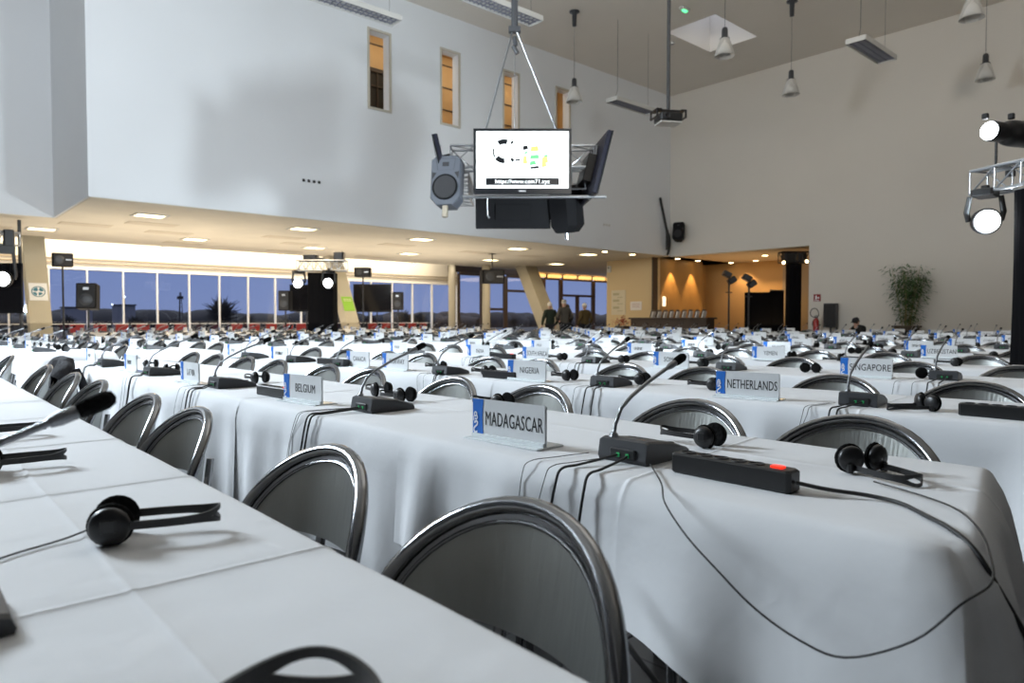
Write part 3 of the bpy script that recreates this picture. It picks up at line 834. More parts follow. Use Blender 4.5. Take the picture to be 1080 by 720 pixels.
# explicit near seats, counted from the right-hand end of each row
chairs_A = {0: [.84, 1.48, 2.41, 2.96, 3.80, 4.42, 5.27, 6.08, 7.01],
            1: [.89, 1.45, 2.21, 2.82, 3.61, 4.13, 4.86, 5.42, 6.06, 6.62],
            2: [1.01, 1.61, 2.39, 2.93, 3.68, 4.18, 4.99, 5.5, 6.22, 6.78],
            3: [1.16, 1.75, 2.55, 3.15, 3.85, 4.42, 5.2, 5.75, 6.45, 6.95]}
mics_A = {0: [(1.0, .24)], 1: [(1.085, .255), (2.34, .27), (3.66, .19), (4.75, .17), (5.95, .17)],
          2: [(1.165, .24), (2.39, .19), (3.60, .13), (4.75, .12), (5.45, .12), (6.3, .14)],
          3: [(1.33, .34), (2.58, .20), (3.74, .19), (4.95, .2), (6.1, .2)]}
plates_A = {1: [(1.475, .13, 'MADAGASCAR', .05), (2.77, .14, 'BELGIUM', .10), (4.02, .09, 'LATVIA', .0), (5.2, .09, '', .0), (6.4, .1, '', 0)],
            2: [(1.60, .10, 'NETHERLANDS', .04), (2.90, .08, 'NIGERIA', .02), (4.13, .08, 'NORWAY', 0), (4.58, .08, 'CANADA', 0), (5.75, .08, '', 0), (6.6, .08, '', 0)],
            3: [(1.70, .15, 'SINGAPORE', .05), (2.98, .07, 'SOMALIA', 0), (4.30, .08, 'SOUTH AFRICA', 0), (5.0, .08, 'INDIA', 0), (6.2, .08, '', 0)],
            4: [(.3, .1, '', 0), (3.0, .1, 'YEMEN', 0), (4.3, .1, '', 0), (5.6, .1, '', 0), (6.7, .1, '', 0)],
            5: [(2.12, .08, 'UZBEKISTAN', .03), (3.62, .1, 'FRANCE', 0), (4.6, .1, '', 0), (5.9, .1, '', 0)]}
hps_A = {0: [(1.24, .505, -.38, 0), (1.96, .40, -.1, 0), (2.53, .44, -.06, 0), (.445, .405, .84, 0)],
         1: [(.64, .47, -2.05, 1), (1.06, .50, 1.62, 0), (2.05, .62, 1.7, 0), (2.50, .47, 1.7, 0), (2.78, .53, 1.4, 0), (3.80, .39, 1.65, 0), (4.86, .25, 1.2, 0), (5.5, .3, 1.5, 0)],
         2: [(.93, .19, 2.5, 1), (1.9, .35, 1.6, 0), (2.33, .36, 1.65, 0), (2.76, .28, 1.5, 0), (3.34, .20, 1.6, 0), (3.93, .30, 1.6, 0), (4.9, .3, 1.6, 0)],
         3: [(1.42, .32, .2, 1), (2.10, .32, .15, 1), (2.9, .35, 1.6, 0), (3.6, .35, 1.5, 0), (4.2, .3, 1.6, 0)]}
strips_A = {1: [(.80, .175, 0), (3.08, .16, .05)], 2: [(.66, .13, .02), (3.12, .1, .08), (5.0, .1, .08)], 3: [(4.7, .1, .08)], }

def do_row(k, blk):
    y0 = START[blk]; nt = 5
    bl = lambda y: blk == 'C' and any(blocked(k, y0 + TL * j, y0 + TL * (j + 1)) for j in range(nt) if y0 + TL * j <= y <= y0 + TL * (j + 1))
    rnd = random.Random(k * 31 + ord(blk)); w = where(k, blk); near = blk == 'A' and k <= 3
    # cloths
    for j in range(nt):
        ys = y0 + TL * j; 
        if k == 0: ys = -.35 + TL * j - .05
        if not inframe(k, ys + TL, .5): continue
        if skip('cloth', k, blk, j) or (blk == 'C' and blocked(k, ys, ys + TL)): continue
        lab = 'white tablecloth, %s from the right in %s' % (ORD[j + 1], w)
        ends = (j == 0 and k > 0, j == nt - 1)
        g = 'white tablecloths on the table rows'
        KEY = ('cloth', k, blk, j)
        if k == 0: oc = put_cloth(0, ys, TL + (.004 if j < nt - 1 else 0), ends, lab, True, .5, g, 3 + j, creases=[c - ys for c in (.335, .99, 1.64, 2.30, 2.95, 3.6, 4.3) if ys < c < ys + TL])
        elif k == 1 and j == 0: oc = put_cloth(1, ys - .15, TL + .19, ends, 'white tablecloth with its corner hanging low under the long power strip', True, .30, g, 1, creases=(.66,), corner=.12, over=.34, sig=.30, amp=.06, skew=.16)
        else: oc = put_cloth(k, ys, TL + (.05 if j < nt - 1 else 0), ends, lab, near and j < 4, .46 if k <= 2 and blk == 'A' else .62, g, 5 + (j % 3 if near else 0))
        KEYS[oc.name] = KEY
        if k == 1 and j < 1 and blk == 'A': make_table(k, ys, TL, 'folding table with metal legs, %s from the right in %s' % (ORD[j + 1], w))
    # chairs
    cy = chairs_A.get(k) if blk == 'A' else None
    if cy is None:
        cy = [];
        for j in range(nt):
            c = y0 + .73 + TL * j + .06 * min(k, 6)
            cy += [c - .29 + rnd.uniform(-.03, .03), c + .29 + rnd.uniform(-.03, .03)]
    if blk != 'C':
        for i, y in enumerate(cy):
            if not inframe(k, y, .05) or skip('chair', k, blk, i): continue
            KEY = ('chair', k, blk, i); rnd = random.Random(k * 7919 + ord(blk) * 131 + i * 17 + 1)
            lab = 'steel-backed chair, %s from the right in %s' % (ORD[i + 1], w)
            off = .99 if k == 0 else .965
            if k == 0 and i == 7: off = 1.20; lab = 'metal chair with a black coat over its back beside the nearest table'
            KEYS[put_chair(k, y - (.06 if k == 0 else .05 if blk == 'A' else 0), off + (rnd.uniform(-.02, .03) if k > 1 else 0), lab, near and i < 8, rnd.uniform(-.06, .06) if k > 1 else 0).name] = KEY
    # microphones
    rnd = random.Random(k * 31 + ord(blk) + 21000)
    ms = mics_A.get(k) if blk == 'A' else None
    if ms is None: ms = [(y0 + .66 + TL * j - .09 + rnd.uniform(-.04, .04), .2) for j in range(nt)]
    for i, (y, off) in enumerate(ms):
        if not inframe(k, y, .05) or bl(y) or skip('mic', k, blk, i): continue
        KEY = ('mic', k, blk, i); rnd = random.Random(k * 7919 + ord(blk) * 131 + i * 17 + 2)
        KEYS[put_mic(k, y, 'gooseneck microphone, %s from the right in %s' % (ORD[i + 1], w), near, off, rnd.uniform(-.05, .05) if k > 1 else 0, k > 0, i).name] = KEY
    # plates
    rnd = random.Random(k * 31 + ord(blk) + 22000)
    ps = plates_A.get(k) if blk == 'A' else None
    if ps is None and k > 0: ps = [(y0 + .66 + TL * j + .31 + rnd.uniform(-.06, .06), .1, '', rnd.uniform(-.05, .05)) for j in range(nt)]
    for i, (y, off, txt, rz) in enumerate(ps or []):
        if not inframe(k, y, .05) or bl(y) or skip('plate', k, blk, i): continue
        KEY = ('plate', k, blk, i); rnd = random.Random(k * 7919 + ord(blk) * 131 + i * 17 + 3)
        if txt: lab = 'white name plate lettered %s with a blue end block' % txt
        else: lab = 'white name plate, %s from the right in %s' % (ORD[i + 1], w)
        KEYS[put_plate(k, y, off, txt, lab, bool(txt), rz, .058 if len(txt) > 8 else .050, rnd.randint(0, 9)).name] = KEY
    # headphones
    rnd = random.Random(k * 31 + ord(blk) + 23000)
    hs = hps_A.get(k) if blk == 'A' else None
    if blk != 'C' and hs is None:
        hs = [(y + rnd.uniform(-.12, .12), .4 + rnd.uniform(-.1, .1), rnd.choice((1.6, 1.5, .2, 1.7)), rnd.choice((0, 0, 1))) for y in cy]
    for i, (y, off, rz, pz) in enumerate(hs or []):
        if not inframe(k, y, .05) or skip('hp', k, blk, i): continue
        KEY = ('hp', k, blk, i); rnd = random.Random(k * 7919 + ord(blk) * 131 + i * 17 + 4)
        o = put_headphones(k, y, off, rz, pz, 'black headphones, %s pair from the right in %s' % (ORD[i + 1], w), near); KEYS[o.name] = KEY
        if k == 0 and i == 0: o['label'] = 'black headphones lying on their side with a thin cord, nearest table'
        if k == 0 and i == 3: o.scale = (1.12, 1.9, 1.35); o['label'] = 'black headphones cut by the bottom edge of the photo on the nearest table'
        if k == 1 and i == 0: o['label'] = 'black headphones with upright pads on the corner of the table with the long power strip'
    for i, (y, off, rz) in enumerate(strips_A.get(k, []) if blk == 'A' else []):
        put_strip(k, y, off, rz, 'black power strip with a red switch, %s from the right in %s' % (ORD[i + 1], w), near)

do_row(0, 'A')
for k in range(1, 15): do_row(k, 'A')
for k in range(1, 15): do_row(k, 'B')
for k in range(1, 12): do_row(k, 'C')

def find(label_part):
    for o in SC.objects:
        if label_part in str(o.get('label', '')): return o
hpA = find('on their side with a thin cord')
world_tube(hpA, [(.262, 1.30, .765), (.20, 1.28, .755), (.13, 1.25, .754), (.05, 1.20, .754), (-.05, 1.21, .754), (-.16, 1.25, .754)], .0017, 'cord')
hp2 = find('upright pads on the corner')
world_tube(hp2, [(1.55, .58, .757), (1.49, .46, .757), (1.42, .385, .758), (1.31, .325, .757), (1.20, .285, .752), (1.11, .262, .742), (1.045, .28, .725), (1.025, .33, .665), (1.02, .417, .612), (1.025, .489, .612), (1.035, .568, .634), (1.045, .64, .672), (1.07, .72, .708), (1.115, .80, .745), (1.20, .87, .757), (1.335, 1.00, .758)], .0018, 'cord')
st = find('black power strip with a red switch, first from the right in the first')
world_tube(st, [(1.355, .655, .772), (1.375, .60, .765), (1.41, .54, .759), (1.405, .48, .757), (1.35, .42, .757), (1.29, .36, .756), (1.258, .318, .738), (1.25, .285, .69), (1.25, .245, .62), (1.25, .215, .55)], .0042, 'cord', n=8)
# cable lying from the big chair towards the floor
o = MB().tube(smooth_path([Vector(p) for p in ((1.06, 1.02, .62), (1.0, .80, .505), (1.0, .70, .44), (1.0, .615, .39), (1.0, .52, .335), (1.0, .40, .22), (1.02, .25, .02), (1.05, .0, .008))], 6), .0055, 6).build('hanging_cable', M_rubber)
tag(o, 'black cable slanting down to the floor beside the nearest chair', 'cable')
# black coat over a chair back
t = thing('draped_coat', (rowX(0, 6.08) + 1.20, 5.98, 0), 'crumpled black coat hung over a chair back by the far end of the nearest table', 'coat')
m = MB(); rr = random.Random(3); P = []
for i in range(15):
    u = -1 + 2 * i / 14; r = []
    for j in range(15):
        v = -1 + 2 * j / 14; x, y = plan(u * .66, CR + (.03 if v > 0 else -.03)); z = arch(u * .66) + .025 - abs(v) ** 1.3 * (.30 + .05 * math.sin(u * 5))
        r.append(Vector((lean(x, z) + .02 * math.sin(9 * u + 4 * v) + (.05 * abs(v) if v > 0 else -.05 * abs(v)), y * 1.04, z + .012 * math.sin(7 * v + 5 * u))))
    P.append(r)
m.grid(P); m.build('coat_body', M_coat, t)
m = MB(); m.tube(smooth_path([Vector(p) for p in ((.03, -.2, .74), (.07, -.25, .62), (.06, -.26, .5), (.0, -.25, .42))], 5), [.03] * 15 + [.045], 10); m.build('sleeve', M_coat, t)

# seats in the last block: too many and too small to tell apart
m = MB(); rnd = random.Random(5)
for k in range(1, 12):
    for j in range(10):
        y = START['C'] + .40 + .66 * j
        p = rowpt(k, y, .95, 0)
        if blocked(k, y - .7, y + .7): continue
        P = [Vector((p.x - .2 * (1 - math.cos(a)), p.y + .26 * math.sin(a), .5 + .3 * math.cos(a) ** .6)) for a in (-1.4, -1.0, -.6, -.2, .2, .6, 1.0, 1.4)]
        m.tube(P, .016, 4); m.grid([P, [Vector((q.x, q.y, .5)) for q in P]])
        m.box((p.x - .2, p.y, .44), (.36, .38, .03)); 
        for sx, sy in ((-.35, -.2), (-.35, .2), (.03, -.2), (.03, .2)): m.box((p.x + sx, p.y + sy, .22), (.025, .025, .44))
o = m.build('distant_chairs', M_rim); tag(o, 'rows of small steel chair backs at the tables under the low ceiling', 'chairs', None, 'stuff')
# red seats along the windows
def red_chair():
    parts = []
    m = MB(); m.box((0, 0, .45), (.44, .44, .07), bev=.02); parts.append((m, M_redp))
    m = MB(); m.box((0, .20, .82), (.42, .05, .26), rot=Matrix.Rotation(-.12, 3, 'X'), bev=.02); parts.append((m, M_redp))
    m = MB()
    for sx in (-1, 1):
        m.tube([(sx * .2, -.19, 0), (sx * .2, -.19, .43)], .012, 6); m.tube([(sx * .2, .22, 0), (sx * .2, .20, .45), (sx * .2, .235, .95)], .012, 6)
    parts.append((m, M_legs))
    return join_parts(parts, 'red_chair')
RC = red_chair(); i = 0
for x in [4.35 + .62 * q for q in range(22)]:
    if 13.0 < x < 14.5 or i in (6, 7, 13): i += 1; continue
    i += 1
    o = place('red_chair', RC, None, (x, 25.35 + rnd.uniform(-.1, .1), 0), PI + rnd.uniform(-.2, .2))
    tag(o, 'red upholstered chair in the row along the windows, %s place from the emblem pillar' % (ORD[i] if i <= 16 else ['', 'seventeenth', 'eighteenth', 'nineteenth', 'twentieth', 'twenty-first', 'twenty-second'][i - 16]), 'chair', 'red chairs along the windows')

# ------------------------------------------------------------------ hanging monitor cluster
def tv(nm, loc, w, h, rot, label, lit, par=None):
    t = thing(nm, loc, label, 'television'); t.rotation_euler = rot
    m = MB(); m.box((0, .035, 0), (w, .06, h), bev=.012)
    m.build('shell', M_tvback, t)
    m = MB(); b = .035
    m.box((0, 0, h / 2 - b / 2), (w, .02, b)); m.box((0, 0, -h / 2 + .035), (w, .02, .07)); 
    for s in (-1, 1): m.box((s * (w / 2 - b / 2), 0, .0175), (b, .02, h - .105))
    z = m.build('bezel', M_tv, t)
    MB().box((0, .001, .0175), (w - 2 * b, .016, h - .105)).build('screen', M_screen if lit else M_offscreen, t)
    MB().box((0, .12, -.02), (w * .4, .12, h * .45), bev=.01).build('wall_mount', M_black, t)
    return t
RZ = -YAW
KC = 1.144
CC = Vector((7.041, 7.627, 3.442))
t = tv('television', CC, 1.265, .835, (0, 0, RZ), 'lit television showing a collage and a black caption bar, facing the camera', True)
SCR = [c for c in t.children if c.name.startswith('screen')][0]
m = MB(); m.box((.0, -.009, -.262), (.95, .002, .092)); m.build('caption_bar', M_tv, SCR)
me = text_mesh('https://www.com71.xyz', .074, M_screen, .0005); me.transform(Matrix.Rotation(PI / 2, 4, 'X')); o = place('caption', me, SCR); o.location = (.0, -.0105, -.262)
# broken ring of dark pieces, then a patchwork of coloured figures
m = MB()
def blob(cx, cz, pts, mi=0, y=-.0090): m.add([(cx + a * 1.25, y, cz + b * 1.25) for a, b in pts], [tuple(range(len(pts)))], mi)
ccx, ccz = -.235, .125
for a0, a1, r0, r1 in ((1.25, 2.2, .075, .128), (2.9, 3.7, .105, .122), (3.8, 4.75, .07, .125), (.75, .95, .10, .14), (5.35, 5.6, .10, .14)):
    pts = [(math.cos(a0 + (a1 - a0) * i / 6) * r1, math.sin(a0 + (a1 - a0) * i / 6) * r1) for i in range(7)] + [(math.cos(a1 + (a0 - a1) * i / 6) * r0, math.sin(a1 + (a0 - a1) * i / 6) * r0) for i in range(7)]
    blob(ccx, ccz, pts[::-1] if False else pts)
m.build('ring_picture', M_tv, SCR)
m = MB(); rr = random.Random(11)
def patch(x, z, w, h, mi, y=-.0092): blob(x * 1.12 - .01, z * 1.3 - .01, [(-w / 2, -h / 2), (w / 2, -h / 2 + .008), (w / 2 - .01, h / 2), (-w / 2 + .006, h / 2 - .008)], mi, y)
for (x, z, w, h, mi) in ((-.045, .115, .07, .10, 4), (-.045, .02, .06, .03, 0), (-.065, -.01, .012, .06, 0), (.045, .14, .06, .05, 0), (.05, .09, .04, .03, 2), (.04, .02, .05, .09, 3), (.07, .19, .03, .02, 2), (.15, .13, .09, .06, 1),
                         (.15, .05, .10, .05, 2), (.13, -.01, .07, .05, 2), (.15, -.055, .10, .035, 0), (.16, -.12, .11, .012, 0), (.11, -.10, .012, .05, 0), (.27, .02, .07, .07, 3), (.28, .06, .05, .03, 2), (.26, -.03, .06, .05, 3), (.22, .2, .02, .02, 0), (.29, .19, .05, .02, 4), (-.03, -.09, .05, .015, 4), (-.03, .19, .05, .03, 4)):
    patch(x, z, w, h, mi)
m.build('collage_picture', [M_tv, M_flag[0], M_flag[1], M_flag[2], M_flag[3]], SCR)
MB().box((.0, -.011, -.385), (.09, .002, .018)).build('maker_badge', M_silver, t)
def cl(x, y, z): return CC + (RIGHT * x + FWD * y + Vector((0, 0, z))) * KC
t.scale = (KC,) * 3
# two more televisions of the ring, seen edge-on
tv('television', cl(1.0, .45, -.04), 1.2, .82, (R(14), R(0), RZ + R(95)), 'television seen almost edge-on at the right of the hanging cluster', False).scale = (KC,) * 3
tv('television', cl(-1.13, .60, .02), 1.1, .70, (R(13), 0, RZ - R(86)), 'silver-edged television turned away at the left of the hanging cluster', False).scale = (KC,) * 3
# lattice frame that carries them
def truss(parent, p0, p1, s, name_m=M_alu, r=.018, nseg=None):
    p0, p1 = Vector(p0), Vector(p1); d = (p1 - p0); L = d.length; d.normalize()
    u = d.cross(Vector((0, 0, 1)))
    u = u.normalized() if u.length > .1 else Vector((1, 0, 0)); v = u.cross(d).normalized()
    cs = [u * a * s / 2 + v * b * s / 2 for a, b in ((-1, -1), (1, -1), (1, 1), (-1, 1))]
    m = MB()
    for c in cs: m.tube([p0 + c, p1 + c], r, 8)
    m.build('chord_tubes', name_m, parent)
    n = nseg or max(2, round(L / (s * 1.1))); m = MB()
    for i in range(n + 1):
        q = p0 + d * L * i / n
        for a in range(4):
            m.tube([q + cs[a], q + cs[(a + 1) % 4]], r * .55, 6)
            if i < n: m.tube([q + cs[a], p0 + d * L * (i + 1) / n + cs[(a + 1) % 4]], r * .55, 6)
    m.build('lattice_braces', name_m, parent)
t = thing('hanging_lattice', CC, 'aluminium lattice frame hung on two slanting cables behind the televisions', 'truss')
t.rotation_euler = (0, 0, RZ); t.scale = (KC,) * 3
truss(t, (-.95, .36, .12), (.95, .36, .12), .28, r=.016)
truss(t, (-.85, .35, -.20), (-.85, 1.5, -.20), .26, r=.014)
truss(t, (.72, .35, -.16), (.88, 1.3, .10), .26, r=.014)
m = MB(); m.tube([(-1.1, .12, -.435), (1.1, .12, -.435)], .022, 8); m.tube([(-1.1, .3, .28), (-1.1, .3, -.44)], .018, 8); m.tube([(1.0, .3, .28), (.9, .3, -.44)], .018, 8)
m.build('lower_rail', M_alu, t)
m = MB()
for s in (-1, 1): m.tube([(s * .55, .3, .26), (.0 - .1 + s * .03, .3, 1.78)], .014, 6)
m.tube([(-.1, .35, 1.7), (-.1, .35, .25)], .005, 5)
m.build('hanging_cable', M_alu, t)
m = MB(); m.tube([(-.1, .3, 1.80), (-.1, .3, 5.72)], .045, 10); m.box((-.1, .3, 1.80), (.16, .1, .07), bev=.01); m.tube([(-.1, .33, 1.72), (-.09, .33, 1.6)], .03, 8); m.tube([(-.12, .33, 1.6), (-.06, .33, 1.5)], .03, 8)
m.build('drop_pole', M_grey, t)
def pa_speaker(loc, rot, label, w=.40, h=.66, d=.36, shell=None, grp=None):
    t = thing('loudspeaker', loc, label, 'loudspeaker', grp); t.rotation_euler = rot
    shell = shell or M_spk
    # front is -y; cabinet narrows to the back and has chamfered lower corners
    fr = [(-w / 2, h / 2 - .05), (-w / 2 + .06, h / 2), (w / 2 - .06, h / 2), (w / 2, h / 2 - .05), (w / 2, -h / 2 + .10), (w / 2 - .09, -h / 2), (-w / 2 + .09, -h / 2), (-w / 2, -h / 2 + .10)]
    rings = [[Vector((x * k, y, z * k2)) for x, z in fr] for y, k, k2 in ((0, .94, .97), (.02, 1, 1), (d * .6, .95, .98), (d, .62, .9))]
    m = MB(); m.grid(rings, wrap=True, smooth=False); m.add(rings[0], [tuple(range(8))]); m.add(rings[-1], [tuple(range(7, -1, -1))])
    m.build('cabinet', shell, t)
    MB().lathe([(w * .43, .0), (w * .43, -.010), (w * .38, -.012), (w * .36, .0)], 24, (0, -.0, -h * .14), 'Y').build('woofer_ring', M_spkb, t)
    MB().lathe([(w * .37, -.008), (w * .25, .0), (w * .1, .012), (0, -.002)][::-1], 24, (0, -.006, -h * .14), 'Y').build('woofer_grille', M_grille, t)
    m = MB(); m.add([(-w * .33, -.003, h * .44), (w * .33, -.003, h * .44), (w * .27, -.003, h * .20), (-w * .27, -.003, h * .20), (-w * .10, .05, h * .35), (w * .10, .05, h * .35), (w * .10, .05, h * .28), (-w * .10, .05, h * .28)],
        [(0, 1, 5, 4), (1, 2, 6, 5), (2, 3, 7, 6), (3, 0, 4, 7), (4, 5, 6, 7)]); m.box((0, -.004, h * .32), (w * .22, .004, h * .085))
    m.build('horn', M_grille, t)
    m = MB()
    for s in (-1, 1): m.add([(s * w * .46, -.003, h * .17), (s * w * .30, -.003, h * .15), (s * w * .44, -.003, h * .02)], [(0, 1, 2) if s > 0 else (2, 1, 0)])
    m.build('bass_port', M_grille, t)
    return t
t = pa_speaker(cl(-1.0, .0, -.24), (R(-8), 0, RZ - R(12)), 'grey loudspeaker with a round woofer hung at the left of the television cluster')
MB().box((0, .05, -.40), (.07, .06, .16), bev=.01).build('clamp', mat('brass_clamp', (.3, .26, .2), .5, .5), t)
t.scale = (KC,) * 3
t = pa_speaker(cl(.70, .95, -.46), (R(-12), 0, RZ + R(150)), 'black loudspeaker hung low at the right of the television cluster', .42, .66, .4, M_spkb)
MB().box((0, .2, -.35), (.06, .06, .14), bev=.01).build('clamp', M_alu, t); t.scale = (KC,) * 3
t = thing('rear_television', cl(-.12, .75, -.56), 'black television with its dark back showing below the lit screen', 'television'); t.rotation_euler = (R(10), 0, RZ); t.scale = (KC,) * 3
MB().box((0, 0, 0), (1.05, .06, .42), bev=.012).build('shell', M_spkb, t); MB().box((0, -.035, .02), (.5, .03, .22), bev=.006).build('back_cover', M_spkb, t); MB().tube([(-.36, -.05, .22), (-.36, -.05, -.02), (-.33, -.05, -.06)], .012, 6).build('bracket', M_silver, t)

# ------------------------------------------------------------------ ceiling fittings of the high hall
for i, (x, y, lab) in enumerate(((14.99, 14.02, 'frosted cone pendant lamp right of the lit television, before the slotted wall'), (19.05, 9.5, 'frosted cone pendant lamp hanging before the tall right wall, left of the grey luminaire'),
        (21.7, 5.5, 'frosted cone pendant lamp nearest the right edge, above the spotlight truss'), (15.1, 9.2, 'frosted cone pendant lamp hanging in front of the skylight opening'), (17.1, 4.6, 'frosted cone pendant lamp cut by the top edge at the right'))):
    t = thing('pendant_lamp', (x, y, CZ), lab, 'pendant lamp', 'frosted cone pendant lamps')
    MB().lathe([(.15, 0), (.15, -.03), (.07, -.05), (.06, -.42), (0, -.42)], 14).build('canopy', M_grey, t)
    MB().tube([(0, 0, -.4), (0, 0, -1.95)], .006, 5).build('cord', M_grey, t)
    MB().lathe([(.05, -1.92), (.07, -1.96), (.075, -2.14), (.12, -2.18), (0, -2.18)], 14).build('cap', M_grey, t)
    MB().lathe([(.10, -2.17), (.16, -2.32), (.24, -2.60), (.23, -2.60), (.15, -2.32), (.09, -2.18)], 24).build('shade', M_frost, t)
for i, (x, y, z, L, w, lab) in enumerate(((17.07, 13.56, 7.6, 1.9, .42, 'slim white luminaire hung beside the ceiling projector'), (17.9, 6.9, 7.6, 1.9, .45, 'flat grey louvred luminaire hung on a cord before the tall right wall'),
        (7.35, 13.2, 7.6, 2.15, .42, 'long louvred luminaire hung at the top edge before the left slots'), (9.75, 11.2, 7.62, 2.0, .42, 'white luminaire at the top edge beside the drop pole'))):
    t = thing('hanging_luminaire', (x, y, z), lab, 'luminaire', 'louvred luminaires hung from the high ceiling')
    m = MB(); m.box((0, 0, .06), (L, w, .07), bev=.02); 
    for s in (-1, 1): m.box((s * (L / 2), 0, .03), (.03, w, .12), bev=.01); m.box((0, s * (w / 2), .03), (L, .02, .11))
    m.build('housing', M_lum, t)
    m = MB()
    for q in range(18): m.box((-L / 2 + L * (q + .5) / 18, 0, .012), (.008, w - .04, .03))
    for q in (-1, 0, 1): m.box((0, q * w / 3.2, .012), (L - .05, .01, .034))
    m.build('louvre', M_louv, t)
    MB().box((0, 0, .03), (L - .06, w - .05, .008)).build('reflector', M_louv, t)
    MB().tube([(-L * .42, 0, .09), (-L * .36, 0, .35), (-L * .36, 0, CZ - z)], .007, 5).build('cord', M_grey, t)
    MB().tube([(L * .42, 0, .09), (L * .42, 0, CZ - z)], .004, 5).build('cord', M_grey, t)
# projector on a drop pole
t = thing('projector', (11.66, 8.35, 5.1), 'black projector in a cage at the end of a long ceiling pole', 'projector', None, RZ + .2)
m = MB(); m.box((0, 0, 0), (.46, .40, .16), bev=.03); m.build('body', M_black, t)
m = MB(); m.lathe([(.06, 0), (.06, -.06), (.045, -.06), (.04, -.02), (0, -.02)], 18, (-.12, -.20, 0), 'Y'); m.build('lens', M_grey2, t)
m = MB()
for s in (-1, 1):
    m.box((s * .30, 0, .0), (.03, .34, .03)); m.box((s * .30, -.16, .07), (.03, .03, .16)); m.box((s * .30, .16, .07), (.03, .03, .16)); m.box((s * .26, 0, .14), (.11, .34, .02))
m.box((0, 0, .15), (.5, .12, .03)); m.build('cage', M_black, t)
MB().tube([(0, 0, .15), (0, 0, CZ - 5.1)], .035, 10).build('drop_pole', M_grey, t)
MB().box((0, 0, -.10), (.44, .36, .03), bev=.01).build('base_tray', M_lum, t)
t = thing('exit_light', (17.16, 11.75, CZ - .09), 'small green emergency light on the high ceiling by the skylight', 'emergency light')
MB().box((0, 0, .05), (.36, .16, .08), bev=.02).build('housing', M_lum, t); MB().box((0, 0, -.005), (.2, .1, .04), bev=.015).build('lens', M_exit, t)
t = thing('smoke_detector', (19.01, 13.48, CZ), 'small round smoke detector on the high ceiling below the skylight', 'smoke detector')
MB().lathe([(.09, 0), (.09, -.03), (.06, -.06), (0, -.06)], 16).build('body', M_lum, t); MB().lathe([(.07, -.035), (.07, -.05), (.05, -.06)], 16).build('vent_ring', M_grey, t)
t = thing('wall_sockets', (8.1, SY, 4.62), 'row of four small dark sockets low on the tall left wall', 'socket')
for i in range(4): MB().box((-.21 + i * .14, -.012, 0), (.07, .025, .07), bev=.008).build('socket', M_black, t)
t = thing('wall_sockets', (19.6, SY, 4.55), 'small pale socket strip low on the tall wall right of the cluster', 'socket')
for i in range(3): MB().box((-.14 + i * .14, -.012, 0), (.09, .02, .08), bev=.008).build('socket', M_lum, t)
# speaker on the right wall near the corner, with cable bundle
t = pa_speaker((22.96, 15.95, 4.55), (R(-14), 0, R(-70)), 'black loudspeaker bracketed high near the far corner above the opening', .44, .74, .36, M_spkb)
MB().box((0, .42, 0), (.07, .22, .07)).build('bracket', M_black, t)
t = thing('cable_bundle', (RX - .1, SY - .08, LZ), 'thick black cable bundle curling down the far wall corner', 'cable')
MB().tube(smooth_path([Vector(p) for p in ((-.68, 0, 2.25), (-.45, 0, 1.6), (-.25, -.02, 1.0), (-.12, -.03, .75), (-.1, -.03, .4), (-.2, -.02, .02))], 5), .05, 8).build('bundle', M_rubber, t)
MB().box((-.27, -.05, .62), (.09, .10, .8), bev=.02).build('strap_box', M_black, t)

# ------------------------------------------------------------------ stage lamps and trusses
def look_rot(d):
    """rotation that turns local -y to the direction d"""
    d = Vector(d).normalized(); return (-d).to_track_quat('Y', 'Z').to_matrix()
def profile_spot(loc, aim, label, clamp_z):
    t = thing('profile_spotlight', loc, label, 'spotlight'); q = look_rot(aim)
    def rl(pf, n, c): return MB().lathe([(r, -h) for r, h in pf], n, q @ Vector(c), 'Y', rot=q)
    rl([(.075, .0), (.085, -.02), (.085, .16), (.07, .18), (.07, .22), (.11, .24), (.12, .30), (.12, .52), (.09, .58), (0, .58)] and [(.085, -.0), (.09, -.02), (.085, -.16), (.07, -.2), (.105, -.24), (.115, -.30), (.115, -.52), (.08, -.58), (0, -.58)], 20, (0, 0, 0)).build('barrel', M_black, t)
    rl([(0, .004), (.078, .002), (.080, -.004)], 20, (0, 0, 0)).build('lens', M_lamp, t)
    m = MB()
    for v in ((0, -.05, .12), (.0, .30, .15), (.09, .34, 0), (-.10, .30, .0)): m.box(q @ Vector(v), (.05, .05, .05), bev=.01)
    m.build('shutter_knob', M_black, t)
    m = MB()
    for s in (-1, 1): m.tube([q @ Vector((s * .13, .30, 0)), q @ Vector((s * .13, .30, 0)) + Vector((0, 0, clamp_z * .8)), q @ Vector((0, .30, 0)) + Vector((0, 0, clamp_z))], .011, 6)
    m.box(q @ Vector((0, .30, 0)) + Vector((0, 0, clamp_z)), (.07, .07, .09), bev=.01)
    m.build('yoke', M_black, t)
    return t
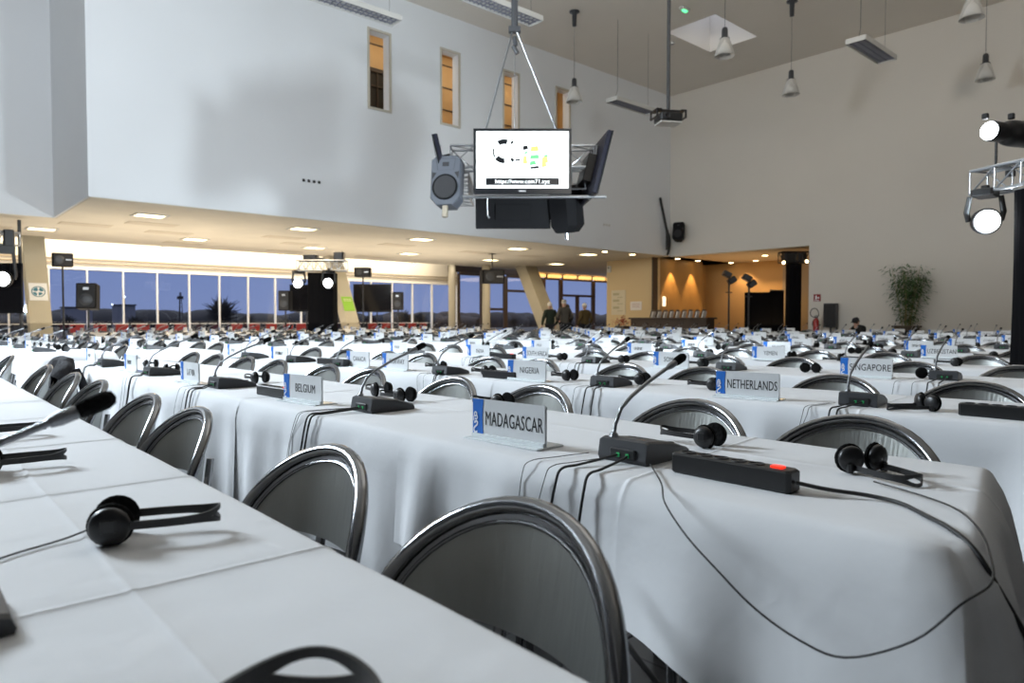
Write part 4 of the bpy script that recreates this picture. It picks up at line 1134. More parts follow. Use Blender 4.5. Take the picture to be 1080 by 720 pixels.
def moving_head(loc, aim, label, top, r=.14):
    t = thing('moving_head_light', loc, label, 'spotlight'); q = look_rot(aim)
    rot = q
    MB().lathe([(r, .0), (r * 1.08, .02), (r * 1.05, .10), (r * .8, .19), (r * .5, .22), (0, .22)], 24, (0, 0, 0), 'Y', rot=rot).build('head', M_black, t)
    m = MB(); m.lathe([(0, -.006), (r * .88, -.004), (r * .9, .004)], 24, (0, 0, 0), 'Y', rot=rot)
    for i in range(7):
        a = 2 * PI * i / 6; c = (0, 0) if i == 6 else (math.cos(a) * r * .58, math.sin(a) * r * .58)
        m.lathe([(0, -.022), (r * .2, -.016), (r * .27, -.004)], 12, rot @ Vector((c[0], -.002, c[1])), 'Y', rot=rot)
    m.build('lens', M_lamp, t)
    m = MB(); sx = rot @ Vector((1, 0, 0)); sx.z = 0; sx.normalize(); cb = rot @ Vector((0, .09, 0))
    for s in (-1, 1): MB().tube([cb + sx * s * r * 1.15, cb + sx * s * r * 1.3 + Vector((0, 0, .08)), cb + sx * s * r * 1.1 + Vector((0, 0, top * .72))], [.03 * r / .15, .035 * r / .15, .03 * r / .15], 8).build('yoke_arm', M_black, t)
    m = MB(); m.box(cb + Vector((0, 0, top * .80)), (r * 2.2, r * 1.6, top * .22), bev=.02); m.box(cb + Vector((0, 0, top * .96)), (.06, .06, top * .14), bev=.01); m.build('base_box', M_black, t)
    return t
dT = Vector((.436, .900, 0))
t = thing('stage_truss', (7.27, 2.0, 2.30), 'aluminium truss arm at the right edge carrying two lit stage lamps', 'truss')
truss(t, -dT * .16, -dT * 1.76, .20, r=.015, nseg=7)
t = thing('draped_tower', (7.10, 1.235, 0), 'tall black draped tower holding the truss at the right edge', 'tower', None, math.atan2(dT.y, dT.x))
m = MB(); P = []
for j in range(9):
    z = 2.17 * j / 8; r = []
    for i in range(48):
        a = 2 * PI * i / 48; k = .26 + .012 * math.sin(a * 11 + .4 * j); c, s = math.cos(a), math.sin(a); q = max(abs(c), abs(s)); r.append((k * c / q ** .8, k * s / q ** .8, z))
    P.append(r)
m.grid(P, wrap=True); m.add(P[-1], [tuple(range(48))]); m.build('drape', M_drape, t)
MB().box((0, 0, .02), (.7, .7, .03)).build('base_plate', M_black, t); MB().tube([(-.1, 0, 2.15), (-.1, 0, 2.24)], .03, 8).tube([(.1, 0, 2.15), (.1, 0, 2.24)], .03, 8).build('stub_tube', M_alu, t)
aim1 = -RIGHT * .92 - FWD * .38 + Vector((0, 0, -.03))
profile_spot((7.25, 1.80, 2.76), aim1, 'black profile spotlight, lit, standing on top of the right truss', -.34)
moving_head((7.02, 1.74, 1.94), -RIGHT * .35 - FWD * .92 + Vector((0, 0, -.12)), 'round lit wash light hanging under the right truss', .30, .105)
# tower with two lamps in front of the middle pillar
t = thing('draped_tower', (9.78, 19.45, 0), 'black draped tower with a truss on top before the middle slanted pillar', 'tower', None, RZ)
m = MB(); P = []
for j in range(5):
    z = 2.5 * j / 4; r = []
    for i in range(40):
        a = 2 * PI * i / 40; c, s = math.cos(a), math.sin(a); q = max(abs(c), abs(s)); r.append(((.38 + .012 * math.sin(a * 13)) * c / q ** .9, (.3 + .012 * math.sin(a * 13)) * s / q ** .9, z))
    P.append(r)
m.grid(P, wrap=True); m.add(P[-1], [tuple(range(40))]); m.build('drape', M_drape, t)
truss(t, (-.75, 0, 2.72), (.72, 0, 2.72), .3, M_alu, .022, 6)
m = MB(); m.box((-.35, 0, 2.95), (.42, .3, .22), bev=.04); m.box((.5, 0, 2.98), (.3, .3, .3), bev=.04); m.box((-.05, -.05, 2.9), (.2, .2, .12), bev=.02); m.build('spare_lamp', M_black, t)
moving_head((9.17, 19.85, 2.19), -FWD + Vector((0, 0, -.05)), 'round lit lamp under the left end of the middle truss', .42, .15)
moving_head((9.62, 18.82, 2.17), -FWD + Vector((0, 0, -.05)), 'round lit lamp under the middle truss beside the slanted pillar', .42, .15)
def stand_tv(x, y, zc, w, h, rz, label, feet=True):
    t = tv('television', (x, y, zc), w, h, (0, 0, rz), label, False)
    m = MB(); 
    for s in (-1, 1): m.tube([(s * .18, .12, 0 - .2), (s * .18, .12, -zc + .05)], .025, 8); m.box((s * .18, .05, -zc + .025), (.06, .8, .05), bev=.01)
    m.build('stand', M_black, t); return t
stand_tv(10.0, 20.7, 1.78, 1.35, .86, RZ, 'dark television partly hidden behind the draped tower with two lamps')
stand_tv(15.45, 26.2, 2.02, 1.62, 1.20, RZ, 'big dark television screen right of the middle slanted pillar')
stand_tv(1.75, 21.7, 1.88, 2.0, 1.25, RZ, 'big black screen at the left edge in front of the windows')
moving_head((2.10, 20.96, 2.09), -FWD * .9 + RIGHT * .1, 'glaring white lamp at the left edge beside the emblem pillar', .9, .19)
t = thing('stage_truss', (2.2, 21.2, 3.1), 'short truss with clamps high at the left edge beside the emblem pillar', 'truss')
truss(t, (-.9, -.2, 0), (.25, .1, 0), .32, M_alu, .022, 4); MB().tube([(.3, .12, .5), (.3, .12, -3.1)], .04, 8).build('upright', M_black, t); MB().box((.05, -.12, .0), (.22, .2, .42), bev=.03).build('clamp', M_black, t)
def box_speaker(loc, w, h, d, rz, tilt, label, pole):
    t = thing('loudspeaker', loc, label, 'loudspeaker', 'loudspeakers before the windows'); t.rotation_euler = (tilt, 0, rz)
    MB().box((0, 0, 0), (w, d, h), bev=.03).build('cabinet', M_spkb, t)
    MB().box((0, -d / 2 - .004, 0), (w * .86, .012, h * .9), bev=.004).build('grille', M_grille, t)
    big, hi = (min(w, h) * .34, h * -.15)
    m = MB(); m.lathe([(big, 0), (big * .95, -.012), (big * .3, -.004), (0, -.008)], 18, (0 if h >= w else -w * .16, -d / 2 - .008, hi if h >= w else 0), 'Y'); m.build('driver', M_grey, t)
    m = MB(); m.box((0 if h >= w else w * .28, -d / 2 - .012, h * .28 if h >= w else 0), (w * .28, .012, h * .10)); m.build('horn', M_silver, t)
    bpy.context.view_layer.update()
    s = thing('speaker_stand', (loc[0], loc[1], 0), 'thin stand of the ' + label, 'stand', 'loudspeaker stands before the windows')
    if pole: 
        MB().tube([(0, 0, .1), (0, 0, loc[2] - h / 2 + .01)], .024, 8).build('pole', M_black, s)
        for i in range(3):
            a = 2 * PI * i / 3 + .5; MB().tube([(0, 0, .7), (.45 * math.cos(a), .45 * math.sin(a), .0)], .014, 6).build('leg', M_black, s)
    else:
        MB().tube([(0, 0, loc[2] + h / 2), (0, 0, LZ)], .025, 8).build('pole', M_black, s)
        MB().box((0, 0, LZ - .01), (.2, .2, .02)).build('ceiling_plate', M_black, s)
    return t
box_speaker((3.39, 21.21, 2.64), .46, .34, .36, RZ + R(35), 0, 'brown-black box loudspeaker high on a thin pole beside the emblem pillar', True)
box_speaker((3.65, 19.59, 1.66), .44, .62, .40, RZ + R(18), R(-6), 'tilted black loudspeaker before the windows, right of the emblem pillar', True)
box_speaker((8.94, 20.22, 1.67), .34, .60, .34, RZ, 0, 'upright black loudspeaker left of the draped tower before the windows', True)
box_speaker((13.11, 20.52, 1.74), .34, .62, .34, RZ, 0, 'upright black loudspeaker right of the big dark television', True)
box_speaker((12.23, 21.35, 2.73), .54, .32, .34, RZ, 0, 'wide black loudspeaker above the big dark television', True)
box_speaker((17.49, 20.67, 2.76), .88, .52, .5, RZ + R(15), 0, 'wide black box hung from the low ceiling near the round columns', False)

# ------------------------------------------------------------------ people
def skin_mesh(verts, edges, radii, m, name, sub=2):
    me = bpy.data.meshes.new(name); me.from_pydata(verts, edges, []); ob = bpy.data.objects.new(name, me); COL.objects.link(ob)
    md = ob.modifiers.new('s', 'SKIN'); md.use_smooth_shade = True
    for i, r in enumerate(radii): me.skin_vertices[0].data[i].radius = (r if isinstance(r, tuple) else (r, r))
    me.skin_vertices[0].data[0].use_root = True
    ob.modifiers.new('u', 'SUBSURF').levels = sub
    dg = bpy.context.evaluated_depsgraph_get(); dg.update()
    out = bpy.data.meshes.new_from_object(ob.evaluated_get(dg)); out.name = name
    bpy.data.objects.remove(ob); bpy.data.meshes.remove(me)
    out.materials.clear(); out.materials.append(m)
    for p in out.polygons: p.use_smooth = True
    return out
def head_parts(t, c, face, hair_m, cap=None, s=1.):
    """head at c, looking along face; hair cap on the skull"""
    f = Vector(face).normalized(); q = (-f).to_track_quat('Y', 'Z').to_matrix(); c = Vector(c)
    m = MB()
    pr = [(0, -.115), (.035, -.112), (.058, -.09), (.068, -.05), (.076, 0), (.078, .04), (.066, .085), (.035, .112), (0, .118)]
    m.lathe([(r * s, z * s) for r, z in pr], 18, c, 'Z', rot=q @ Matrix.Diagonal((.95, 1.15, 1)))
    m.add([c + q @ Vector(v) * s for v in ((-.012, -.082, -.02), (.012, -.082, -.02), (0, -.108, -.028), (0, -.084, .02))], [(0, 1, 2), (1, 3, 2), (3, 0, 2)])
    for sx in (-1, 1): m.lathe([(0, -.008), (.022 * s, -.004), (.024 * s, .004), (0, .008)], 10, c + q @ Vector((sx * .078, .01, -.01)) * s, 'X', rot=q)
    m.lathe([(.052 * s, -.17 * s), (.050 * s, -.07 * s)], 12, c)
    hd = m.build('head', M_skin, t)
    m = MB()
    for sx in (-1, 1): m.lathe([(0, -.006), (.010, 0), (0, .006)], 8, c + q @ Vector((sx * .03, -.078, .012)) * s, 'Y', rot=q)
    m.build('eyes', M_ink, hd)
    MB().box(c + q @ Vector((0, -.079, -.055)) * s, (.04, .012, .008), rot=q).build('mouth', mat('lips', (.35, .14, .12), .6) if 'lips' not in MATS else MATS['lips'], hd)
    m = MB(); m.lathe([(.083 * s, -.03 * s), (.086 * s, .03 * s), (.076 * s, .088 * s), (.042 * s, .122 * s), (0, .13 * s)], 18, c + q @ Vector((0, .012, .004)) * s, 'Z', rot=q @ Matrix.Diagonal((.97, 1.12, 1)) @ Matrix.Rotation(.35, 3, 'X'))
    m.build('hair', hair_m, t)
    if cap:
        m = MB(); m.lathe([(.089 * s, .045 * s), (.088 * s, .08 * s), (.06 * s, .125 * s), (0, .14 * s)], 18, c, 'Z', rot=q @ Matrix.Diagonal((.97, 1.15, 1)))
        m.grid([[c + q @ Vector((math.sin(a) * .085, -math.cos(a) * .095 - e * .07 * math.cos(a) ** .7, .05 - e * .015)) * s for a in [-1.1 + 2.2 * i / 8 for i in range(9)]] for e in (0, 1)])
        m.build('cap', cap, t)
    return q
def hand(m, w, d, side):
    """palm, four curled fingers and a thumb at the wrist w, pointing along d"""
    w = Vector(w); d = Vector(d).normalized(); s = Vector((side, 0, 0)); s = (s - d * s.dot(d)).normalized(); n = d.cross(s)
    m.tube([w, w + d * .03, w + d * .075, w + d * .09], [.022, .034, .036, .02], 8)
    for i, l in enumerate((.062, .072, .068, .052)):
        b = w + d * .08 + n * (.028 - i * .018); m.tube([b, b + d * l * .5 - s * .006, b + d * l * .85 - s * .022, b + d * l - s * .034], [.009, .0085, .008, .005], 6)
    b = w + d * .025 + n * .032; m.tube([b, b + n * .022 + d * .022, b + n * .024 + d * .05, b + n * .018 + d * .062], [.012, .011, .0095, .006], 6)
def standing(x, y, face, h, top_m, hair_m, cap, label, pose=0):
    k = h / 1.76
    t = thing('person', (x, y, 0), label, 'person', None, math.atan2(face[1], face[0]) + PI / 2)   # local -y is the facing direction
    V = lambda *p: tuple(c * k for c in p)
    el = (.30, .06, 1.14) if not pose else (.31, .05, 1.16)
    wr = (.27, -.10, .92) if not pose else (.16, -.24, 1.08)
    legs = [V(0, 0, .95), V(.095, 0, .90), V(.105, -.01, .50), V(.11, .02, .09), V(.12, -.10, .045), V(-.095, 0, .90), V(-.105, -.02, .50), V(-.115, .01, .09), V(-.13, -.11, .045)]
    place('trousers', skin_mesh(legs, [(0, 1), (1, 2), (2, 3), (3, 4), (0, 5), (5, 6), (6, 7), (7, 8)], [(.15, .11), .095, .066, .052, (.045, .04), .095, .066, .052, (.045, .04)], M_trous, 'trousers'), t)
    tor = [V(0, 0, .86), V(0, .01, 1.10), V(0, .015, 1.32), V(0, .01, 1.44), V(0, 0, 1.51), V(.17, .01, 1.42), V(*el), V(*wr), V(-.17, .01, 1.42), V(-el[0], el[1], el[2]), V(-wr[0], wr[1], wr[2])]
    place('jacket', skin_mesh(tor, [(0, 1), (1, 2), (2, 3), (3, 4), (3, 5), (5, 6), (6, 7), (3, 8), (8, 9), (9, 10)], [(.19, .14), (.175, .13), (.19, .135), (.13, .10), .065, .085, .062, .046, .085, .062, .046], top_m, 'jacket'), t)
    m = MB()
    for s in (-1, 1):
        e = Vector(V(*el)); w = Vector(V(*wr)); e.x *= s; w.x *= s; hand(m, w, w - e, s)
    m.build('hands', M_skin, t)
    head_parts(t, V(0, -.02, 1.635), (0, -1, -.05), hair_m, cap, k)
    return t
standing(17.72, 17.73, (.35, .94), 1.72, mat('green_black_jacket', (.018, .028, .016), .9), M_ghair, None, 'white-haired person in dark green jacket, left in the group by glass doors')
standing(17.75, 17.05, (.25, .97), 1.80, M_suit, M_ghair, mat('pale_cap', (.42, .38, .32), .8), 'person in grey jacket and pale cap, back turned, by the glass doors', 1)
standing(18.35, 17.45, (-.3, .95), 1.66, M_blackcl, M_hair, None, 'dark-haired person in black clothes half hidden behind the grey jacket', 1)
standing(18.66, 16.9, (.1, .99), 1.70, M_olive, M_ghair, None, 'grey-haired person in olive brown jacket, right in the group by glass doors')
# seated person bent over the last row by the right wall
t = thing('person', (21.55, 8.55, 0), 'seated dark-haired person in a cap behind the far tables by right wall', 'person', None, R(-115))
place('jacket', skin_mesh([(0, .10, .50), (0, .06, .68), (0, -.02, .86), (0, -.05, .93), (.17, -.01, .86), (.25, -.16, .68), (.10, -.36, .78), (-.17, -.01, .86), (-.25, -.16, .68), (-.10, -.36, .78)], [(0, 1), (1, 2), (2, 3), (2, 4), (4, 5), (5, 6), (2, 7), (7, 8), (8, 9)], [(.18, .13), (.17, .125), (.15, .11), .06, .08, .06, .045, .08, .06, .045], M_blackcl, 'jacket'), t)
place('trousers', skin_mesh([(0, .10, .52), (.10, .02, .52), (.12, -.38, .50), (.12, -.34, .08), (.12, -.44, .045), (-.10, .02, .52), (-.12, -.38, .50), (-.12, -.34, .08), (-.12, -.44, .045)], [(0, 1), (1, 2), (2, 3), (3, 4), (0, 5), (5, 6), (6, 7), (7, 8)], [(.15, .11), .09, .065, .05, .04, .09, .065, .05, .04], M_trous, 'trousers'), t)
m = MB()
for s in (-1, 1): hand(m, (s * .10, -.36, .78), (-s * .2, -1, -.1), s)
m.build('hands', M_skin, t)
head_parts(t, (0, -.11, 1.03), (0, -1, -.35), M_hair, M_coat, 1.05)
o = place('metal_chair', CHF, None, (21.75, 8.67, 0), R(-25)); tag(o, 'metal chair under the seated person by the right wall', 'chair', GCH)

# ------------------------------------------------------------------ along the right wall
t = thing('potted_bamboo', (23.05, 7.75, 0), 'tall leafy bamboo in a brown planter against the right wall', 'potted plant')
m = MB(); m.box((0, 0, .44), (.50, .56, .88), bev=.02, taper=1.08); m.box((0, 0, .89), (.58, .66, .06), bev=.01); m.build('planter', M_soil, t)
rr = random.Random(4); canes = []; m = MB()
for i in range(11):
    a = rr.uniform(0, 2 * PI); r0 = rr.uniform(.02, .16); lean_ = rr.uniform(.05, .30); h = rr.uniform(1.35, 1.95)
    p0 = Vector((r0 * math.cos(a), r0 * math.sin(a), .85)); p2 = p0 + Vector((math.cos(a) * lean_ * .6, math.sin(a) * lean_ * 1.5, h))
    p1 = (p0 + p2) / 2 + Vector((0, 0, .08)); P = smooth_path([p0, p1, p2], 8); m.tube(P, [.012 - .0005 * q for q in range(len(P))], 6); canes.append(P)
m.build('canes', M_cane, t)
m = MB()
for P in canes:
    for q in range(170):
        u = rr.random() ** .75; i = 2 + int(u * (len(P) - 3)); b = P[i]; a = rr.uniform(0, 2 * PI); d = rr.uniform(.02, .27) * (.5 + .7 * math.sin(u * 2.6))
        c = b + Vector((math.cos(a) * d * .7, math.sin(a) * d * 1.25, rr.uniform(-.06, .12)))
        if c.x > .36: continue
        L = rr.uniform(.10, .19); w = L * .13; dr = Vector((math.cos(a + rr.uniform(-.7, .7)), math.sin(a + rr.uniform(-.7, .7)), rr.uniform(-1.1, .1))).normalized(); sd = dr.cross(Vector((rr.uniform(-.4, .4), rr.uniform(-.4, .4), 1))).normalized()
        if (c + dr * L).x > .42: continue
        m.add([c, c + dr * L * .35 + sd * w, c + dr * L, c + dr * L * .35 - sd * w], [(0, 1, 2, 3)])
m.build('foliage', M_leaf, t)
t = thing('safety_sign', (RX - .015, 10.70, 1.84), 'small red and white safety sign on the wall right of the opening', 'sign')
MB().box((0, 0, 0), (.02, .24, .24), bev=.004).build('panel', M_redp, t)
m = MB(); m.box((-.012, .03, .01), (.006, .05, .13)); m.box((-.012, -.05, .0), (.006, .05, .05)); m.box((-.012, 0, -.085), (.006, .17, .02)); m.build('pictogram', M_white, t)
t = thing('fire_extinguisher', (23.1, 10.55, 0), 'red fire extinguisher with a black looped hose before the wall right of the opening', 'fire extinguisher')
MB().lathe([(.0, .58), (.085, .585), (.095, .62), (.095, 1.05), (.07, 1.12), (.03, 1.15), (0, 1.15)], 18).build('cylinder', M_extred, t)
m = MB(); m.box((0, 0, 1.18), (.05, .12, .05), bev=.01); m.box((-.01, -.03, 1.23), (.02, .16, .02)); m.build('valve', M_black, t)
MB().tube(smooth_path([Vector(p) for p in ((0, .03, 1.18), (0, .16, 1.22), (0, .20, 1.34), (0, .13, 1.46), (0, 0, 1.46), (0, -.08, 1.34), (0, -.06, 1.2), (0, .10, 1.05), (0, .12, .9))], 5), .013, 6).build('hose', M_rubber, t)
m = MB(); m.lathe([(.14, 0), (.14, .02), (.04, .03), (.03, .585), (.09, .59), (.09, .6), (0, .6)], 16); m.build('floor_stand', M_black, t)
t = thing('column_speaker', (23.3, 10.15, 0), 'dark grey column loudspeaker standing against the right wall by the extinguisher', 'loudspeaker')
MB().box((0, 0, 1.24), (.26, .40, .80), bev=.02).build('cabinet', M_grey, t); MB().box((-.135, 0, 1.24), (.01, .36, .74), bev=.004).build('grille', M_grille, t); MB().tube([(0, 0, .02), (0, 0, .86)], .03, 8).box((0, 0, .015), (.36, .36, .03)).build('stand', M_black, t)
t = thing('wall_poster', (RX - .012, 19.33, 1.84), 'large pale poster with printed blocks on the cream wall', 'poster')
MB().box((0, 0, 0), (.02, .78, 1.06)).build('sheet', M_paper, t)
m = MB(); rr = random.Random(2)
for z in (.36, .08, -.22): m.box((-.012, .12, z), (.004, .34, .10)); 
for z in (.22, -.06, -.36): m.box((-.012, -.1, z), (.004, .3, .03))
m.build('printed_blocks', mat('faded_print', (.42, .38, .24), .7), t)
t = thing('wall_notice', (RX - .012, 18.38, 1.68), 'small whitish notice on the cream wall right of the large poster', 'notice')
MB().box((0, 0, 0), (.02, .58, .36)).build('sheet', M_paperw, t); m = MB()
for z in (.09, .02, -.05): m.box((-.012, 0, z), (.004, .42, .025))
m.build('printed_lines', mat('pinkish_print', (.5, .36, .32), .7), t)
t = thing('alarm_box', (RX - .03, 19.85, 3.3), 'small pale box high on the near edge of the cream wall', 'alarm box')
MB().box((0, 0, 0), (.08, .2, .28), bev=.02).build('case', M_lum, t); MB().lathe([(.04, 0), (.03, -.02), (0, -.02)], 12, (-.04, 0, .05), 'X').build('lens', M_grey, t)
t = thing('wall_lamp', (24.05, 17.40, 1.86), 'small white glowing wall lamp at the edge of the walnut panel', 'wall lamp')
MB().box((0, -.04, 0), (.16, .08, .40), bev=.02).build('shade', mat('lit_shade', (.9, .85, .7), .5, emit=(1, .86, .6), estr=1.4), t); MB().box((0, .01, 0), (.08, .03, .3)).build('bracket', M_brown, t)
# bar counter and what stands on it
t = thing('bar_counter', (22.75, 16.1, 0), 'long dark brown bar counter in front of the alcove opening', 'counter')
MB().box((0, 0, .56), (.55, 3.5, 1.12)).build('carcass', M_brown, t); MB().box((0, 0, 1.15), (.7, 3.65, .06), bev=.01).build('counter_top', M_brown, t); MB().box((.0, 0, .06), (.45, 3.4, .1)).build('plinth', M_black, t)
for i in range(9):
    tl = thing('upright_folder', (22.72, 17.0 - i * .29, 1.18), 'grey folder leaning upright on the dark bar counter, %s from the cream wall' % ORD[i + 1], 'folder', 'grey folders leaning on the bar counter')
    q = Matrix.Rotation(.28, 3, 'X')
    MB().box(q @ Vector((0, 0, .17)), (.26, .012, .30), rot=q, bev=.004).build('cover', mat('grey_folder', (.12, .10, .085), .5) if i == 0 else MATS['grey_folder'], tl); MB().box(q @ Vector((0, -.055, .14)), (.20, .05, .24), rot=q).build('pages', M_paperw, tl)
t = thing('flower_bowl', (22.3, 18.15, 0), 'clump of red flowers before the cream wall at the end of the bar counter', 'flowers')
MB().box((0, 0, .42), (.4, .5, .84), bev=.02).build('stand', M_brown, t)
m = MB(); rr = random.Random(9)
for i in range(260):
    a = rr.uniform(0, 2 * PI); r = rr.uniform(0, .55); c = Vector((math.cos(a) * r * .6, math.sin(a) * r, .86 + rr.uniform(0, .42) * (1 - r * 1.1))); L = .08; d = Vector((math.cos(a), math.sin(a), rr.uniform(-.3, .9))).normalized(); s = d.cross(Vector((0, 0, 1))).normalized()
    m.add([c, c + d * L * .5 + s * .03, c + d * L, c + d * L * .5 - s * .03], [(0, 1, 2, 3)])
m.build('petals', mat('red_petals', (.42, .03, .02), .6), t)
# black partition, camera stands and draped tower inside the opening
t = thing('black_partition', (25.0, 13.45, 0), 'wide black fabric partition standing in the alcove opening', 'partition', None, RZ)
MB().box((-.22, 0, 1.08), (1.0, .10, 2.14), bev=.01).build('panel', M_drape, t); MB().box((.52, .06, 1.11), (.52, .10, 2.20), bev=.01).build('panel', M_drape, t)
m = MB()
for sx in (-.6, .7): m.box((sx, 0, .03), (.08, .7, .06), bev=.01)
m.build('foot', M_black, t); MB().box((.52, .06, 2.225), (.52, .11, .03)).build('top_rail', M_alu, t)
for i, (x, y, z, lab) in enumerate(((22.98, 13.73, 2.6, 'black lamp stand with two small heads left of the black partition'), (23.06, 12.98, 2.44, 'black lamp stand with two small heads in front of the black partition'))):
    t = thing('lamp_stand', (x, y, 0), lab, 'lamp stand', None, RZ)
    MB().tube([(0, 0, .1), (0, 0, z)], .035, 8).build('pole', M_black, t)
    for q in range(3): a = 2 * PI * q / 3 + .4; MB().tube([(0, 0, .8), (.5 * math.cos(a), .5 * math.sin(a), 0)], .016, 6).build('leg', M_black, t)
    for dx, dz, an in ((-.08, .16, .5), (.10, -.06, -.6)):
        rq = Matrix.Rotation(an, 3, 'Y'); m = MB(); m.box(Vector((dx, 0, z + dz)), (.30, .26, .20), rot=rq, bev=.03); h_ = m.build('lamp_head', M_black, t)
        MB().box(Vector((dx, -.14, z + dz)), (.24, .02, .15), rot=rq).build('barn_door', M_grey, h_)
    MB().box((0, 0, z - .5), (.24, .05, .04)).build('crossbar', M_black, t)
t = thing('draped_tower', (24.15, 11.85, 0), 'black draped tower with a truss box at the right end of the alcove opening', 'tower', None, RZ)
m = MB(); P = []
for j in range(4):
    r = []
    for i in range(32):
        a = 2 * PI * i / 32; c, s = math.cos(a), math.sin(a); q = max(abs(c), abs(s)); r.append(((.21 + .012 * math.sin(a * 9)) * c / q ** .9, (.21 + .012 * math.sin(a * 9)) * s / q ** .9, 3.1 * j / 3))
    P.append(r)
m.grid(P, wrap=True); m.build('drape', M_drape, t)
truss(t, (-.5, 0, 3.32), (.48, 0, 3.32), .36, M_black, .028, 4)
m = MB(); m.box((-.2, 0, 3.3), (.4, .4, .3), bev=.04); m.box((.25, 0, 3.3), (.3, .36, .34), bev=.04); m.build('lamp_body', M_black, t)
m = MB(); m.lathe([(0, -.01), (.05, -.005), (.05, 0)], 10, (-.46, -.22, 3.12), 'Y'); m.lathe([(0, -.01), (.05, -.005), (.05, 0)], 10, (.36, -.22, 3.16), 'Y'); m.build('lens', M_down, t)

# ------------------------------------------------------------------ outside
struct('ground', MB().box((60, 130, -.4), (300, 200, .4)), M_land)
def bare_tree(seed, h, spread):
    r = random.Random(seed); m = MB()
    m.tube([(0, 0, 0), (0, 0, h * .45)], [h * .025, h * .018], 6)
    for i in range(360):
        a = r.uniform(0, 2 * PI); e = r.uniform(-.1, 1.4); L = h * r.uniform(.2, .48); b = Vector((0, 0, h * r.uniform(.25, .5)))
        d = Vector((math.cos(a) * math.cos(e) * spread, math.sin(a) * math.cos(e) * spread, math.sin(e))); mid = b + d * L * .5 + Vector((r.uniform(-.1, .1), r.uniform(-.1, .1), r.uniform(0, .1))) * h * .3
        m.tube([b, mid, b + d * L], [h * .017, h * .012, h * .004], 4)
    return m.mesh('bare_tree', M_tree)
TREES = [bare_tree(s, 3.6, .95) for s in range(3)]
for i, (x, y, s) in enumerate(((24.1, 69, 1.12), (28.2, 73, .62), (8.5, 68, .50), (11.5, 70, .55), (17.2, 72, .55), (20.0, 70, .48), (31.0, 70, .5), (36, 72, .55), (41, 70, .62), (45.5, 70, .78), (49, 72, .72), (53, 70, .6), (58, 71, .55), (63, 70, .52))):
    o = place('bare_tree', TREES[i % 3], None, (x, y, -.2), i * 1.7); o.scale = (s * 1.2, s * 1.2, s)
    tag(o, 'dark bare tree beyond the windows, %s from the left' % ORD[i + 1] if i else 'big round bare tree beyond the windows, standing out above the dusk tree line', 'tree', 'bare trees beyond the windows')
m = MB(); rr = random.Random(8)
for row, y in enumerate((92, 98)):
    x = -10; 
    while x < 150:
        h = rr.uniform(1.45, 2.4) + .1 * row; w = rr.uniform(1.5, 4)
        m.lathe([(w, -.3), (w * 1.1, h * .4), (w * .8, h * .8), (w * .3, h), (0, h * 1.02)], 7, (x, y + rr.uniform(-2, 2), 0)); x += w * .9
o = m.build('woodland_belt', M_tree); tag(o, 'dark belt of woodland along the dusk horizon beyond the windows', 'woodland', None, 'stuff')
for i, (x, y, w, h) in enumerate(((17.4, 77, 1.6, 2.5), (13.2, 76, 2.2, 2.2))):
    t = thing('distant_building', (x, y, 0), ['small pale building beyond the windows left of the mast', 'low grey building beyond the windows behind the tilted loudspeaker'][i], 'building')
    MB().box((0, 0, h / 2), (w, 2, h)).build('wall', M_bld, t); MB().box((0, 0, h + .05), (w + .2, 2.2, .1)).build('roof', M_land, t)
t = thing('radio_mast', (20.9, 71, 0), 'thin lattice mast rising above the trees beyond the windows', 'mast')
m = MB()
for sx, sy in ((-1, -1), (1, -1), (0, 1)): m.tube([(sx * .22, sy * .22, 0), (sx * .05, sy * .05, 3.7)], .04, 5)
m.build('mast_legs', M_tree, t); m = MB()
for i in range(9): m.box((0, 0, .3 + i * .4), (.44 - .035 * i, .44 - .035 * i, .04))
m.box((0, 0, 3.2), (.5, .3, .3)); m.build('mast_braces', M_tree, t)
for i, (x, z) in enumerate(((15.9, 3.15), (14.9, 2.45))):
    t = thing('street_lamp', (x, 70, 0), ['bright street lamp beyond the windows right of the tilted loudspeaker', 'fainter street lamp dot beyond the windows beside the bright one'][i], 'street lamp')
    MB().tube([(0, 0, 0), (0, 0, z)], .03, 5).build('post', M_bld, t); MB().lathe([(0, -.1), (.09, 0), (0, .1)], 8, (0, 0, z)).build('lantern', M_cityl, t)

# ------------------------------------------------------------------ world and lights
w = bpy.data.worlds.new('dusk'); SC.world = w; w.use_nodes = True
nt = w.node_tree; bg = nt.nodes['Background']
tc = nt.nodes.new('ShaderNodeTexCoord'); sp = nt.nodes.new('ShaderNodeSeparateXYZ'); cr = nt.nodes.new('ShaderNodeValToRGB')
nt.links.new(tc.outputs['Generated'], sp.inputs[0]); nt.links.new(sp.outputs['Z'], cr.inputs['Fac']); nt.links.new(cr.outputs['Color'], bg.inputs['Color'])
cr.color_ramp.elements[0].position = 0.; cr.color_ramp.elements[0].color = (.125, .155, .27, 1)
e_ = cr.color_ramp.elements.new(.6); e_.color = (.20, .23, .30, 1)
cr.color_ramp.elements[1].position = .12; cr.color_ramp.elements[1].color = (.10, .138, .27, 1)
bg.inputs['Strength'].default_value = 2.05

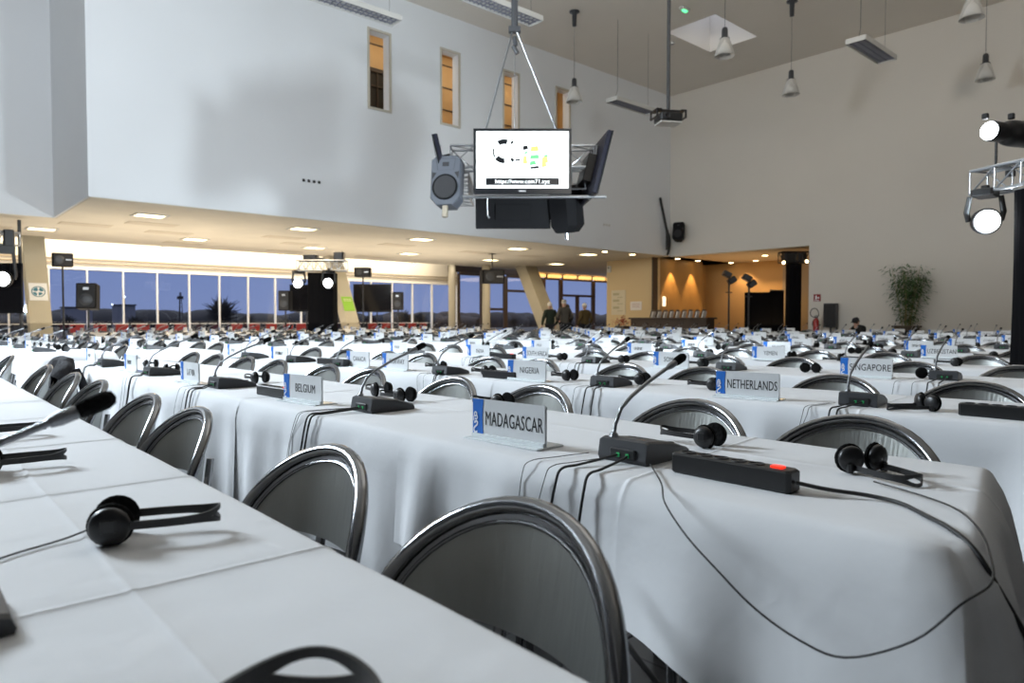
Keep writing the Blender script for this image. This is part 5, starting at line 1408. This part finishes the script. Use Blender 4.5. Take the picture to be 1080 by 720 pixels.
def area(nm, loc, target, size, power, col, sy=None, spread=180):
    l = bpy.data.lights.new(nm, 'AREA'); l.energy = power; l.color = col; l.size = size; l.spread = R(spread)
    if sy: l.shape = 'RECTANGLE'; l.size_y = sy
    o = bpy.data.objects.new(nm, l); COL.objects.link(o); o.location = loc
    o.rotation_euler = (Vector(target) - Vector(loc)).to_track_quat('-Z', 'Y').to_euler(); return o
def spot(nm, loc, target, ang, power, col, blend=.5, r=.05):
    l = bpy.data.lights.new(nm, 'SPOT'); l.energy = power; l.color = col; l.spot_size = R(ang); l.spot_blend = blend; l.shadow_soft_size = r
    o = bpy.data.objects.new(nm, l); COL.objects.link(o); o.location = loc
    o.rotation_euler = (Vector(target) - Vector(loc)).to_track_quat('-Z', 'Y').to_euler(); return o
COOL = (.80, .91, 1.); WARM = (1., .74, .44); NEUT = (1., .95, .88)
area('stage_wash', (-2.2, 9.6, 5.0), (3.2, 4.8, .7), 2.2, 1220, COOL)
area('hall_fill', (9, 5.5, 9.6), (9, 5.5, 0), 9, 165, NEUT, 7)  # added soft fill over the hall, no fitting belongs to it
spot('truss_wash', (6.86, 1.62, 1.80), (4.6, 16.6, 4.6), 84, 3300, (.80, .92, 1.), .6, .32)
area('wall_fill', (-4.5, 1.5, 5.5), (3.0, 18.0, 7.6), 2.0, 440, (.86, .93, 1.), None, 95)  # unseen fill added to brighten the left wall and its recess
area('ceiling_fill', (1.0, -5.0, 5.5), (19.0, 8.0, 9.8), 6.0, 210, (1., .94, .85), None, 70)  # added fill from behind the camera, lifts right wall and high ceiling
for x, y in ((4.8, 19.5), (9.5, 19.5), (14.2, 19.5), (19.0, 19.5), (5.5, 23.5), (10.5, 23.5), (15.5, 23.5), (20.5, 23.3)):
    area('low_ceiling_lamp', (x, y, LZ - .05), (x, y, 0), 1.2, 60, (1., .80, .54))
area('cove_lamp_strip', (7.5, 27.0, 4.6), (7.5, 27.7, 3.2), 24, 700, (1., .84, .60), .5)
area('low_ceiling_fill', (10, 22, 1.0), (10, 22, 4), 18, 470, (1., .88, .72), 6)  # invented upward fill that lightens the low ceiling, no fixture here
for x in (24.6, 26.1): spot('wall_washer', (x, 17.12, 3.55), (x, 17.42, .6), 58, 330, (1., .62, .25), .5, .03)
for x, y in ((28.1, 16.2), (27.6, 15.0), (25.9, 13.9)): spot('alcove_spot', (x, y, 3.5), (x + .2, y, 0), 110, 110, (1., .68, .34), .6, .05)
area('alcove_fill', (26.0, 14.5, .9), (26.0, 14.5, 3.6), 3.0, 60, (1., .70, .38), 4)  # fill added inside the alcove to lift its ceiling, not a lamp
area('gallery_lamp', (13.9, 17.5, 9.6), (13.9, 18.4, 7.5), 9, 75, (1., .84, .60), .5)
area('window_fill', (7.5, 25.6, 3.45), (7.5, 28, 1.6), 24, 110, (1., .90, .75), .3)  # extra fill aimed at the window frames so they read pale
area('door_lobby_lamp', (27, 23.5, 3.5), (27, 23.5, 0), 4, 120, WARM)

SC.view_settings.view_transform = 'Standard'; SC.view_settings.look = 'None'
SC.view_settings.gamma = 1; SC.view_settings.exposure = 0.; SC.view_settings.use_curve_mapping = False
SC.cycles.use_denoising = True; SC.cycles.max_bounces = 7; SC.cycles.diffuse_bounces = 4; SC.cycles.glossy_bounces = 4; SC.cycles.transparent_max_bounces = 12; SC.cycles.sample_clamp_indirect = 6
SC.cycles.caustics_reflective = False; SC.cycles.caustics_refractive = False
